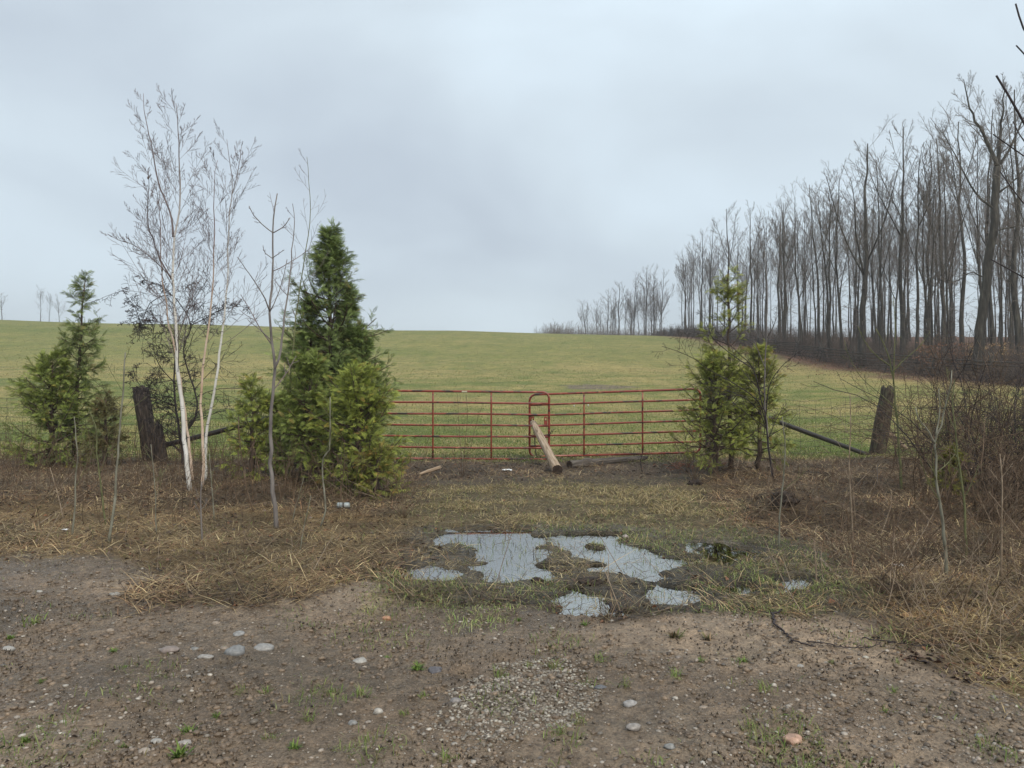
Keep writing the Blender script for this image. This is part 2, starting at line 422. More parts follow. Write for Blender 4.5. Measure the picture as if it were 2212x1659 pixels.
mudc = MUDC * (.72 + .5 * fbm(xf * .5, yf, .7, 4))[:, None] * (.74 + .58 * sst(.35, .62, fbm(xf * .45, yf, 1.4, 3)))[:, None]
col = lerp(col, mudc, Zn['mud'])
gpx, gpy = gpt(1130, 1510)
gravel_m = sst(.45, .1, np.hypot((xf - gpx) / .8, (yf - gpy) / 1.0) + (fbm(xf, yf, .3, 3) - .5) * .5)
col = lerp(col, C(.24, .215, .185), gravel_m * .35 * Zn['mud'])
# pasture: green and straw bands of living and dead grass
n3 = fbm(xf * .30, yf, 5, 4); n4 = fbm(xf, yf, 1.1, 3)
GRN, STR = C(.135, .165, .036), C(.34, .275, .105)
hillp = np.interp(yf, [14, 18, 24, 30, 36, 48, 60, 75, 95, 125], [.35, .25, .42, .62, .35, .66, .62, .38, .28, .3])
rightp = sst(12, 24, xf) * (yf < 70) * .25
_fa = 1 - .6 * sst(35, 80, yf)
ft = np.clip(hillp + rightp + ((fbm(xf * .6, yf, 6, 4) - .5) * 1.3 + (n4 - .5) * 1.3 + (fbm(xf * .5, yf, 1.9, 3) - .5) * .8) * _fa, 0, 1)
fld = lerp(GRN, STR, ft)
# russet bracken and leaf fall along the wood
edge = sst(-5.5, -1.0, xf - 27 + (fbm(xf, yf, 3, 3) - .5) * 6) * sst(36, 44, yf)
fld = lerp(fld, C(.15, .075, .045) * (.6 + .8 * n4)[:, None], edge)
# poached mud patch on the rise
mpx, mpy = (1305 - CX) * 40 / F, 40
patch = sst(1.0, .6, np.hypot((xf - mpx) / 2.1, (yf - mpy) / 2.6) + (n4 - .5) * .9)
fld = lerp(fld, C(.16, .125, .10), patch * .9)
col = lerp(col, fld, Zn['field'])
wet = np.clip(Zn['mud'] * (.25 + .75 * sst(.62, .38, fbm(xf * .45, yf, 1.4, 3))) + Zn['wet'] * .85 + .15, 0, 1) * (1 - Zn['field']) 
pm_ = pudmask(xf, yf); wet = np.clip(wet + pm_, 0, 1)
ring = np.clip(np.maximum.reduce([sst(-.35, .0, sdist(xf, yf, P_) + (fbm(xf, yf, .3, 3) - .5) * .5) for P_ in PUD]), 0, 1)
col = col * (1 - .38 * ring)[:, None]; wet = np.maximum(wet, ring * .95)   # soaked soil round the water
gm_ = sst(-.3, .3, sdist(xf, yf, gp([(880,992),(1500,985),(1560,1040),(1400,1048),(1100,1046),(860,1052)])) + (nn - .5) * 1.2)
col = lerp(col, C(.085, .062, .045) * (.6 + .8 * nn)[:, None], gm_ * .8)
ny, nx = X.shape
I = np.arange(nx * ny).reshape(ny, nx)
Fq = np.stack([I[:-1, :-1], I[:-1, 1:], I[1:, 1:], I[1:, :-1]], -1).reshape(-1, 4)
go = build("ground", np.stack([xf, yf, Z], 1), Fq, M_GROUND, col={'Col': col, 'wet': wet}, smooth=True)
tag(go, "brown muddy entrance ground running into the green and straw pasture hill", "ground", kind="structure")
# puddle water
xs = np.linspace(-2.2, 4.6, 60); ys = np.linspace(4.6, 9.4, 60); A, B_ = np.meshgrid(xs, ys)
I = np.arange(3600).reshape(60, 60)
wo = build("water", np.stack([A.ravel(), B_.ravel(), np.full(3600, WATER)], 1), np.stack([I[:-1, :-1], I[:-1, 1:], I[1:, 1:], I[1:, :-1]], -1).reshape(-1, 4), M_WATER, smooth=True)
tag(wo, "shallow rain puddles reflecting the pale sky in front of the gate", "water", kind="structure")

# ------------------------------------------------------------------ blades of grass
def blades(x, y, L, lean, wid, colr, bend=.5, z=None, az=None):
    n = len(x)
    if z is None: z = H(x, y)
    if az is None: az = rng.uniform(0, 2 * np.pi, n)
    base = np.stack([x, y, z - .004], 1)
    hd = np.stack([np.cos(az), np.sin(az), np.zeros(n)], 1)
    side = np.stack([-np.sin(az), np.cos(az), np.zeros(n)], 1)
    sa = rng.normal(0, .5, n)[:, None]; side = norm(side * np.cos(sa) + hd * np.sin(sa) * .5 + np.array([0, 0, .35]) * np.sin(sa))
    l1 = lean; l2 = np.minimum(lean + bend * rng.uniform(.3, 1.3, n), 1.62)
    d1 = hd * np.sin(l1)[:, None] + np.array([0, 0, 1.]) * np.cos(l1)[:, None]
    d2 = hd * np.sin(l2)[:, None] + np.array([0, 0, 1.]) * np.cos(l2)[:, None]
    p1 = base + d1 * (L * .5)[:, None]; p2 = p1 + d2 * (L * .5)[:, None]
    w = wid[:, None]
    V = np.stack([base - side * w * .4, base + side * w * .4, p1 + side * w * .5, p1 - side * w * .5, p2 + side * w * .08, p2 - side * w * .08], 1).reshape(-1, 3)
    i = np.arange(n)[:, None] * 6
    Fc = np.concatenate([i + np.array([[0, 1, 2, 3]]), i + np.array([[3, 2, 4, 5]])])
    cc = np.repeat(colr, 6, 0)
    return V, Fc, cc
class Acc:
    def __init__(s): s.V = []; s.F = []; s.C = []; s.n = 0
    def add(s, r):
        s.V.append(r[0]); s.F.append(r[1] + s.n); s.C.append(r[2]); s.n += len(r[0])
    def build(s, name, m, parent=None, smooth=False):
        by = {}
        for f in s.F: by.setdefault(f.shape[1], []).append(f)
        return build(name, np.concatenate(s.V), [np.concatenate(v) for v in by.values()], m, parent, col=np.concatenate(s.C), smooth=smooth)
def pick(n, x0, x1, y0, y1, w, ypow=1.6):
    """n candidates, denser near the camera; kept with probability w(x,y)"""
    t_ = rng.random(n); y = (y0 ** (1 - ypow) + t_ * (y1 ** (1 - ypow) - y0 ** (1 - ypow))) ** (1 / (1 - ypow))
    lim0 = np.maximum(x0, -.70 * y - .4); lim1 = np.minimum(x1, .70 * y + .4)
    x = lim0 + rng.random(n) * (lim1 - lim0)
    k = rng.random(n) < w(x, y)
    return x[k], y[k]
def patchy(x, y, s=.5, a=.8):
    return (1 - a / 2 + a * sst(.32, .68, fbm(x, y, s, 3)))[:, None] * (1 + np.array([.10, 0, -.10]) * (fbm(x + 9, y, s * 1.7, 2) - .5)[:, None] * 2)
def tint(n, cols, var=.25):
    cols = np.array(cols); i = rng.integers(0, len(cols), n); j = rng.integers(0, len(cols), n); f = rng.random(n)[:, None]
    return (cols[i] * f + cols[j] * (1 - f)) * rng.uniform(1 - var, 1 + var, n)[:, None]

clump = lambda x, y, s, a, b: sst(a, b, fbm(x, y, s, 3))
# golden dead grass
ac = Acc()
def wgold(x, y): z = zones(x, y); return z['gold'] * (1 - z['mud'] * .95) * (1 - pudmask(x, y)) * (1 - z['field'])
x, y = pick(190000, -14, 14, 3.0, 14, wgold, 1.5); n = len(x); ef = .45 + .55 * sst(.0, .7, -sdist(x, y, MUD))
ac.add(blades(x, y, rng.uniform(.05, .20, n) * ef, rng.uniform(1.1, 1.53, n), rng.uniform(.002, .0042, n), tint(n, [(.40, .28, .13), (.28, .18, .085), (.46, .35, .18), (.18, .10, .05), (.08, .05, .03), (.55, .42, .22)], .35) * patchy(x, y) * 1.12, .3))
def wol(x, y): z = zones(x, y); return np.maximum(z['olive'] * .95, z['wet'] * .8 * clump(x, y, .5, .36, .52)) * (1 - z['mud']) * (1 - pudmask(x, y) * .96) * (1 - z['field'] * .7)
x, y = pick(200000, -6, 9, 4.0, 15, lambda x, y: wol(x, y) * (.25 + .75 * clump(x, y, .35, .38, .56)), 1.3); n = len(x)
ac.add(blades(x, y, rng.uniform(.04, .13, n), rng.uniform(1.1, 1.54, n), rng.uniform(.003, .007, n), tint(n, [(.42, .32, .16), (.22, .16, .07), (.52, .41, .22), (.10, .07, .04), (.07, .05, .03), (.20, .20, .07)], .35), .3))
def wbrown(x, y): z = zones(x, y); return (1 - z['gold'] * .7) * (1 - z['olive']) * (1 - z['mud']) * (1 - z['wet'] * .9) * (1 - z['field'] * .8)
x, y = pick(170000, -14, 14, 4.5, 15.5, wbrown, 1.3); n = len(x)
ac.add(blades(x, y, rng.uniform(.08, .30, n), rng.uniform(1.05, 1.54, n), rng.uniform(.003, .007, n), tint(n, [(.15, .09, .05), (.07, .045, .03), (.30, .20, .11), (.04, .028, .02), (.46, .34, .19), (.20, .10, .055)], .35) * patchy(x, y, .6, 1.0) * np.array([1.25, 1.32, 1.3]), .3))
x, y = pick(1900, -14, 14, 5.5, 14.5, lambda x, y: wbrown(x, y) * .8, 1.2); n = len(x)     # long pale reed straws lying on the litter
ac.add(blades(x, y, rng.uniform(.2, .6, n), rng.uniform(1.35, 1.55, n), rng.uniform(.003, .007, n), tint(n, [(.50, .38, .20), (.42, .30, .16)]), .1, z=H(x, y) + .03))
def wsp(x, y): return sst(-.5, .4, sdist(x, y, gp([(960,1055),(1200,1045),(1480,1060),(1540,1100),(1380,1125),(1100,1130),(900,1115)])) + (fbm(x, y, .6, 3) - .5) * 1.2) * clump(x, y, .4, .40, .55)
x, y = pick(60000, -3, 4, 7.5, 13, wsp, 1.2); n = len(x)
ac.add(blades(x, y, rng.uniform(.05, .15, n), rng.uniform(.9, 1.5, n), rng.uniform(.004, .008, n), tint(n, [(.50, .38, .19), (.38, .28, .13), (.56, .45, .25), (.22, .15, .07), (.30, .27, .10)], .3), .4))
def wdb(x, y): z = zones(x, y); return z['olive'] * .5 + z['wet'] * .7 * (1 - z['mud']) * (1 - pudmask(x, y))
x, y = pick(26000, -5, 8, 4.6, 14, wdb, 1.3); n = len(x)
ac.add(blades(x, y, rng.uniform(.03, .12, n), rng.uniform(.7, 1.5, n), rng.uniform(.003, .006, n), tint(n, [(.44, .33, .17), (.10, .07, .04), (.05, .035, .025), (.58, .47, .27)], .3), .4))
tag(ac.build("dead_grass", M_BLADE), "matted golden and brown dead grass lying over the verges", "dead grass", kind="stuff")
# green grass
ac = Acc()
GR = [(.15, .22, .045), (.24, .29, .08), (.11, .17, .035), (.28, .30, .12)]
def wgr(x, y):
    z = zones(x, y)
    return (z['wet'] * clump(x, y, .55, .44, .58) * .8 + z['olive'] * .3 * clump(x, y, .6, .42, .62) + z['gold'] * .07) * (1 - pudmask(x, y) * .97) * (1 - z['mud'] * .8) * (1 - z['field'])
PG = gp([(840,1240),(1000,1230),(1060,1290),(1000,1330),(860,1330)]); PG2 = gp([(1290,1170),(1420,1165),(1400,1210),(1270,1205)]); PG3 = gp([(1500,1200),(1620,1230),(1800,1290),(1760,1340),(1560,1290)])
def wgp(x, y): return np.maximum.reduce([sst(-.25, .2, sdist(x, y, p_) + (fbm(x, y, .3, 3) - .5) * 1.4) for p_ in (PG, PG2, PG3)]) * (1 - pudmask(x, y) * .8)
x, y = pick(60000, -3, 5, 4.5, 9, wgp, 1.3); n = len(x)
ac.add(blades(x, y, rng.uniform(.02, .075, n), rng.uniform(.3, 1.3, n), rng.uniform(.003, .0055, n), tint(n, GR + [(.34, .34, .14), (.36, .28, .14), (.2, .15, .07)]) * patchy(x, y, .3), .7))
x, y = pick(120000, -8, 10, 3.5, 14.3, wgr, 1.3); n = len(x)
ac.add(blades(x, y, rng.uniform(.02, .075, n), rng.uniform(.2, 1.3, n), rng.uniform(.003, .0055, n), tint(n, GR), .7))
def wmud(x, y): z = zones(x, y); return z['mud'] * (clump(x, y, .45, .54, .70) * .9 + .006) * sst(-3.5, 1.0, x + 1)
x, y = pick(45000, -4, 5, 2.4, 6, wmud, 1.5); n = len(x)
ac.add(blades(x, y, rng.uniform(.015, .07, n), rng.uniform(.1, 1.1, n), rng.uniform(.0025, .005, n), tint(n, GR + [(.20, .15, .07)]), .7))
x, y = pick(9000, -2, 4, 5, 8.5, lambda x, y: pudmask(x, y) * clump(x, y, .4, .46, .64) * .6, 1.3); n = len(x)   # standing in the water
ac.add(blades(x, y, rng.uniform(.05, .11, n), rng.uniform(.0, .5, n), rng.uniform(.003, .005, n), tint(n, GR + [(.3, .23, .12)]), .5))
tag(ac.build("green_grass", M_BLADE), "short green grass sprouting round the puddles and on the mud", "grass", kind="stuff")
# pasture grass
ac = Acc()
def wf(x, y): return zones(x, y)['field'] * (1 - sst(30, 60, y) * .3)
x, y = pick(260000, -40, 26, 13.8, 60, wf, 1.7); n = len(x)
h_ = np.interp(y, [14, 18, 24, 30, 36, 48, 60], [.35, .25, .42, .62, .35, .66, .62]) + sst(12, 24, x) * .25
f_ = np.clip(h_ + (fbm(x * .6, y, 6, 4) - .5) * 1.3 + (fbm(x, y, 1.1, 3) - .5) * 1.3, 0, 1)
cc = lerp(C(.15, .20, .04), C(.46, .38, .18), (rng.random(n) < f_ * .85 + .08).astype(float)) * rng.uniform(.65, 1.25, n)[:, None]
ac.add(blades(x, y, rng.uniform(.02, .06, n) * (1 + f_ * .9), rng.uniform(.4, 1.4, n), rng.uniform(.006, .012, n) * (1 + y / 40), cc, .6))
x, y = pick(90000, -90, 27, 38, 128, lambda x, y: sst(38, 60, y) * .9, 1.2); n = len(x)
f_ = clump(x, y, 4, .35, .65)
ac.add(blades(x, y, rng.uniform(.04, .09, n), rng.uniform(.8, 1.45, n), rng.uniform(.03, .07, n), lerp(C(.17, .20, .05), C(.40, .34, .15), (rng.random(n) < f_ * .6 + .15).astype(float)) * rng.uniform(.6, 1.2, n)[:, None], .6, z=H(x, y, False)))
tag(ac.build("pasture_grass", M_BLADE), "grazed green and straw coloured grass of the pasture behind the gate", "pasture", kind="stuff")

# leaf litter (curled wet leaves) and dead stems
ac = Acc()
def leaves(x, y, s, colr):
    n = len(x); z = H(x, y) + .001
    az = rng.uniform(0, 2 * np.pi, n); a = np.stack([np.cos(az), np.sin(az), rng.normal(0, .25, n)], 1); b2 = np.stack([-np.sin(az), np.cos(az), rng.normal(0, .35, n)], 1)
    c0 = np.stack([x, y, z], 1); s = s[:, None]
    k = np.stack([c0 - a * s, c0 + b2 * s * .5 + [0, 0, .012], c0 + a * s, c0 - b2 * s * .5 + [0, 0, .012]], 1)
    V = k.reshape(-1, 3); i = np.arange(n)[:, None] * 4
    return V, np.concatenate([i + np.array([[0, 1, 2]]), i + np.array([[0, 2, 3]])]), np.repeat(colr, 4, 0)
x, y = pick(26000, -14, 14, 4.0, 15.5, lambda x, y: wbrown(x, y) * .8 + zones(x, y)['olive'] * .04 + wgold(x, y) * .10, 1.3); n = len(x)
ac.add(leaves(x, y, rng.uniform(.012, .035, n), tint(n, [(.07, .045, .035), (.13, .085, .06), (.19, .14, .11), (.04, .03, .03), (.22, .10, .05)])))
x, y = pick(6000, -4, 5, 2.4, 6.5, lambda x, y: zones(x, y)['mud'] * (.015 + .5 * clump(x, y, .45, .56, .7)), 1.5); n = len(x)
ac.add(leaves(x, y, rng.uniform(.005, .018, n), tint(n, [(.06, .045, .04), (.10, .075, .06), (.035, .028, .027), (.2, .15, .1)])))
x, y = pick(30000, -4, 5, 2.3, 6.5, lambda x, y: zones(x, y)['mud'] * clump(x, y, .7, .44, .66) * .8, 1.7); n = len(x)
ac.add(leaves(x, y, rng.uniform(.003, .009, n), tint(n, [(.09, .065, .045), (.05, .04, .03), (.16, .12, .085), (.28, .22, .15)])))
tag(ac.build("leaf_litter", M_LITTER), "dark wet fallen leaves scattered over mud and verge", "leaf litter", kind="stuff")
tb = Tubes()
def stems(n, x0, x1, y0, y1, w, hmin, hmax, lean, rad, K=4, wn=.08):
    x, y = pick(n, x0, x1, y0, y1, w, 1.2); n = len(x)
    P = np.empty((n, K, 3)); P[:, 0] = np.stack([x, y, H(x, y) - .02], 1)
    d = norm(np.stack([rng.normal(0, lean, n), rng.normal(0, lean, n), np.ones(n)], 1)); L = rng.uniform(hmin, hmax, n) / (K - 1)
    for k in range(1, K):
        d = norm(d + rng.normal(size=(n, 3)) * wn); P[:, k] = P[:, k - 1] + d * L[:, None]
    rr = rng.uniform(*rad, n)[:, None] * np.linspace(1, .5, K)[None]
    return P, rr
P, rr = stems(1100, -12, -1.6, 8, 15, wbrown, .15, .9, .25, (.002, .0045)); tb.add(P, rr, 3); Q = grow(P, rr, 2, .4, .9, 35, .4, .1, .05, 3, rmin=.0015); tb.add(*Q, 3)
P, rr = stems(1500, 2.6, 12, 5.2, 14.5, lambda x, y: wbrown(x, y), .08, .55, .7, (.002, .0045)); tb.add(P, rr, 3); Q = grow(P, rr, 2, .4, .9, 35, .4, .1, .05, 3, rmin=.0015); tb.add(*Q, 3)
tag(tb.build("dead_stems", M_TWIGRED), "thin reddish brown dead weed stems standing and leaning in the verges", "dead stems", kind="stuff")
tb = Tubes()
P, rr = stems(900, -12, 12, 5.0, 14.5, wbrown, .2, .8, 1.6, (.003, .006)); tb.add(P, rr, 3)
P, rr = stems(500, 2, 12, 3.6, 9, wgold, .2, .7, .9, (.002, .004)); tb.add(P, rr, 3)
tag(tb.build("fallen_twigs", M_TWIGTAN), "pale broken twigs and canes strewn through the dead grass", "twigs", kind="stuff")

# ------------------------------------------------------------------ stones
def ico(sub=1):
    import bmesh
    bm = bmesh.new(); bmesh.ops.create_icosphere(bm, subdivisions=sub, radius=1)
    bm.verts.ensure_lookup_table()
    v = np.array([q.co[:] for q in bm.verts]); f = np.array([[w.index for w in q.verts] for q in bm.faces]); bm.free(); return v, f
I1 = ico(1); I2 = ico(3)
def pebbles(x, y, s, colr, sink=.35):
    n = len(x); v0, f0 = I1; m_ = len(v0)
    v = v0[None] * (1 + rng.normal(0, .14, (n, m_, 1)))
    v = v * (s[:, None] * np.stack([rng.uniform(.8, 1.3, n), rng.uniform(.7, 1.1, n), rng.uniform(.4, .75, n)], 1))[:, None]
    az = rng.uniform(0, 6.28, n); ca, sa = np.cos(az)[:, None], np.sin(az)[:, None]
    v = np.stack([v[..., 0] * ca - v[..., 1] * sa, v[..., 0] * sa + v[..., 1] * ca, v[..., 2]], -1)
    v = v + np.stack([x, y, H(x, y) + s * sink * .5], 1)[:, None]
    return v.reshape(-1, 3), (f0[None] + np.arange(n)[:, None, None] * m_).reshape(-1, 3), np.repeat(colr, m_, 0)
ac = Acc()
SCOL = [(.22, .17, .13), (.30, .245, .20), (.16, .13, .10), (.36, .31, .26), (.24, .18, .13), (.12, .10, .085), (.46, .41, .35), (.20, .15, .11)]
x, y = pick(40000, -5, 6, 2.3, 8, lambda x, y: zones(x, y)['mud'] * (.15 + .85 * clump(x, y, .6, .4, .6)), 1.9); n = len(x)
ac.add(pebbles(x, y, (.004 + .016 * rng.random(n) ** 3), tint(n, [(.21, .148, .098), (.15, .106, .07), (.095, .067, .045)]), .15))
x, y = pick(46000, -5, 6, 2.3, 8, lambda x, y: zones(x, y)['mud'] * (.25 + .75 * clump(x, y, .8, .35, .65)), 1.9); n = len(x)
ac.add(pebbles(x, y, (.0026 + .012 * rng.random(n) ** 6) * rng.uniform(.7, 1.2, n), tint(n, SCOL)))
nn_ = 3000; r_ = np.sqrt(rng.random(nn_)) * .62; a_ = rng.uniform(0, 6.28, nn_)
x = gpx + r_ * np.cos(a_) * .62 + (r_ * np.sin(a_)) * .3; y = gpy + r_ * np.sin(a_) * .85; k = rng.random(nn_) < np.clip(1.25 - r_ / .62 + (fbm(x, y, .25, 3) - .5) * 2.4, 0, 1); x, y = x[k], y[k]; n = len(x)
ac.add(pebbles(x, y, rng.uniform(.004, .011, n), tint(n, [(.26, .22, .175), (.20, .165, .125), (.40, .36, .30), (.15, .12, .095)]), .45))
tag(ac.build("gravel", M_STONE, smooth=True), "small pebbles and grey gravel bedded in the wet mud", "gravel", kind="stuff")

def stone(u, v, w, c_, label, flat=.5, group=None):
    x, Y, z = groundpt(u, v + w * .12); s = w * Y / F / 2
    v0, f0 = I2; g = np.random.default_rng(int(u * 7 + v))
    off = g.normal(size=(6, 3)); off = norm(off); d = np.ones(len(v0))
    for o_ in off: d = np.minimum(d, g.uniform(.72, .92) / np.maximum(v0 @ o_, .05))
    d += (fbm(v0[:, 0] * 3 + u, v0[:, 1] * 3 + v0[:, 2] * 2, .8, 3) - .5) * .3
    V = v0 * d[:, None] * np.array([s * 1.08, s * g.uniform(.7, 1), s * flat * 1.1]); V = V + [x, Y, z + s * flat * .10]
    k = (.58 + .45 * fbm(v0[:, 0] * 5, v0[:, 2] * 5 + v0[:, 1] * 3, 1, 3))[:, None]
    e = empty("stone", (x, Y, z), label, "stone", group or "stones lying on the mud")
    COL.objects.unlink(e); bpy.data.objects.remove(e)
    o = build("stone", V, f0, M_STONE, col=np.array(c_)[None] * k, smooth=True)
    tag(o, label, "stone", group or "stones lying on the mud")
GY, PL, DK, TN, OR = (.27, .26, .245), (.42, .39, .35), (.10, .095, .095), (.33, .26, .20), (.50, .26, .15)
for a_ in [
 (508,1418,43,(.24,.235,.23),"big cracked grey stone in the mud, centre of the left stone cluster",.6),
 (570,1406,43,(.34,.32,.30),"long flat pale grey stone, right end of the left stone cluster",.35),
 (445,1423,32,(.38,.35,.32),"low pale stone just left of the big cracked grey stone",.35),
 (422,1408,20,GY,"small grey stone behind the low pale stone",.5),
 (484,1406,18,TN,"small tan stone behind the big cracked grey stone",.5),
 (367,1414,42,(.28,.22,.19),"wide brown stone half sunk in mud, left end of the stone cluster",.35),
 (777,1431,30,PL,"smooth pale stone alone on open mud right of the stone cluster",.45),
 (516,1374,24,(.33,.32,.31),"grey stone behind the left stone cluster, nearer the dead grass",.5),
 (16,1405,30,PL,"pale stone at the left edge of the picture",.45),
 (836,1334,20,OR,"small orange stone near the mud's upper edge, left of the puddles",.6),
 (467,1353,17,TN,"small tan stone nearest the golden dead grass",.6),
 (238,1369,17,(.36,.28,.21),"rounded tan stone in the left gravel streak",.6),
 (248,1285,22,PL,"whitish flat stone beside the dark leaves at the left verge",.4),
 (85,1287,13,PL,"tiny whitish stone on the bare mud at far left",.5),
 (816,1546,22,(.44,.40,.35),"jagged whitish stone left of the gravel patch",.7),
 (762,1568,20,GY,"blocky grey stone left of the jagged whitish one",.6),
 (398,1611,34,(.42,.37,.33),"broken pale stone between two green rosettes at lower left",.35),
 (338,1613,24,PL,"whitish stone left of the broken pale stone",.5),
 (312,1639,26,(.40,.33,.27),"tan pointed stone at the lower left edge of the mud",.5),
 (1714,1611,42,(.55,.33,.23),"salmon coloured rock near the bottom right, largest of its colour",.55),
 (1962,1333,22,(.50,.27,.12),"orange stone in the grass at the right verge",.5),
 (1870,1429,13,(.5,.46,.38),"tiny cream stone right of the curved dead branch",.6),
 (1729,1451,14,PL,"small pale stone below the curved dead branch",.6),
 (1521,1538,24,TN,"tan flat stone in the grassy mud at lower right",.4),
 (1447,1635,24,GY,"round grey stone at the bottom edge right of the gravel patch",.5),
 (2029,1569,13,PL,"tiny white stone in the mud at far lower right",.6),
 (2114,1603,20,GY,"smooth grey stone in the lower right corner",.5),
 (1362,1527,31,(.38,.355,.34),"smooth pale oval stone right of the gravel patch",.6),
 (940,1457,32,(.13,.12,.13),"dark slate coloured stone beside a green weed left of centre",.5),
 (1296,1493,28,(.14,.14,.15),"flat dark stone above the gravel patch",.3),
 (1369,1590,32,(.33,.29,.26),"flat brown grey stone below the smooth oval stone",.4),
 (984,1522,22,(.28,.25,.235),"dull grey stone just left of the gravel patch",.6),
 (1352,1160,14,(.42,.34,.32),"pinkish pale stone at the far edge of the puddles",.7)]: stone(*a_[:5], flat=a_[5])

# ------------------------------------------------------------------ weeds on the mud
def rosette(V0, w, Y, dry=0):
    s = w * Y / F / 2; n = int(46); az = rng.uniform(0, 6.28, n); L = rng.uniform(.35, 1.1, n) * s
    x = V0[0] + rng.normal(0, .18 * s, n); y = V0[1] + rng.normal(0, .18 * s, n)
    cc = tint(n, [(.13, .20, .035), (.20, .27, .055), (.09, .15, .03)] if not dry else [(.16, .17, .06), (.30, .20, .12), (.12, .10, .06)])
    return blades(x, y, L, rng.uniform(.5, 1.45, n), np.full(n, s * .15), cc, .3, z=np.full(n, V0[2]), az=az)
def tuftb(V0, w, Y, dry=0):
    s = w * Y / F / 2; n = 30; x = V0[0] + rng.normal(0, .38 * s, n); y = V0[1] + rng.normal(0, .38 * s, n)
    cc = tint(n, [(.14, .22, .035), (.22, .30, .07), (.24, .19, .10)])
    return blades(x, y, rng.uniform(.5, 1.5, n) * s, rng.uniform(.05, 1.1, n), np.full(n, max(s * .075, .003)), cc, .7, z=np.full(n, V0[2]))
WEEDS = [(408,1584,52,0,"bushy green weed rosette above the lowest left one"),(390,1642,76,0,"largest green leafy weed, at the lower left edge of the mud"),
 (58,1609,38,0,"green weed near the lower left corner"),(266,1621,34,0,"small green weed between the corner weed and the largest one"),(470,1545,28,0,"flat green weed above and right of the bushy rosette"),
 (635,1627,46,0,"bright leafy green weed left of the gravel, near the bottom"),(90,1484,22,0,'small green weed high at the far left of the mud'),(246,1416,28,0,'small green weed left of the wide brown stone'),(23,1382,32,0,"green weed at the left edge beside the pale stone"),(270,1448,20,0,'small green weed just below the wide brown stone'),
 (902,1458,46,0,"low yellow green weed touching the dark slate stone"),(836,1429,24,0,'small green weed right of the smooth pale stone'),(1265,1350,30,0,"dark round mossy weed below the puddles"),
 (1456,1378,54,2,"spread rosette with dry outer leaves, left of a matching pair below the puddles"),(1529,1381,48,2,"spread rosette with dry outer leaves, right of a matching pair below the puddles"),
 (977,1354,26,2,"dark spiky weed below the green verge"),(1121,1343,20,0,"smallest green weed under the front puddle's left end"),(1514,1434,30,0,"low green weed below the spread rosettes"),(1604,1441,32,0,"dark green weed left of the curved branch's lower end"),
 (1296,1434,48,1,"bright green grass tuft above the gravel patch"),(1190,1440,42,1,"grass tuft left of the bright green one above the gravel"),(1080,1460,44,1,"tall thin grass tuft at the upper left of the gravel"),
 (1350,1492,42,1,"upright grass tuft right of the flat dark stone"),(1252,1562,46,1,"grass tuft growing out of the right side of the gravel patch"),(1212,1595,44,1,"wide bladed grass tuft at the gravel's lower right"),
 (967,1645,52,1,"tall grass tuft at the bottom edge left of centre"),(70,1351,60,1,"yellowish sprawling grass tuft on the left mud"),(664,1558,40,1,"fresh grass tuft left of the blocky grey stone"),
 (586,1597,36,1,'thin grass tuft left of the bright leafy weed'),(523,1496,34,1,'thin grass tuft below the left stone cluster'),(781,1509,46,1,"spiky grass tuft above the jagged whitish stone"),(719,1502,34,1,'thin grass tuft left of the spiky one'),(574,1500,34,1,'thin grass tuft below the long flat stone'),(1460,1470,40,1,'sparse grass tuft right of the flat dark stone'),(913,1522,24,1,'small grass tuft left of the dull grey stone'),(873,1543,28,1,'small brownish grass tuft right of the jagged whitish stone'),
 (1142,1452,24,1,'tiny grass tuft between two larger ones above the gravel'),(1649,1508,44,1,"pale green grass tuft below the curved dead branch"),(1622,1587,40,1,"grass tuft left of the salmon rock"),(1930,1504,26,1,'tiny grass tuft low on the right mud below the tiny cream stone'),(1937,1443,26,1,'tiny grass tuft right of the tiny cream stone'),(1795,1444,20,1,'tiny pale grass tuft left of the tiny cream stone'),(1915,1550,34,1,'small grass tuft right of the salmon rock and above it'),(1769,1624,30,1,'small grass tuft right of and below the salmon rock')]
for u, v, w, k, lab in WEEDS:
    V0 = groundpt(u, v + w * .1); Y = V0[1]
    r_ = tuftb(V0, w, Y) if k == 1 else rosette(V0, w, Y, dry=(k == 2))
    nm = 'grass_tuft' if k == 1 else 'weed'
    o = build(nm, r_[0], r_[1], M_BLADE, col=r_[2])
    tag(o, lab or ("small green grass tuft on bare mud" if k == 1 else "small flat green weed on bare mud"), "grass tuft" if k == 1 else "weed",
        ("grass tufts on the mud" if k == 1 else "weeds on the mud"))

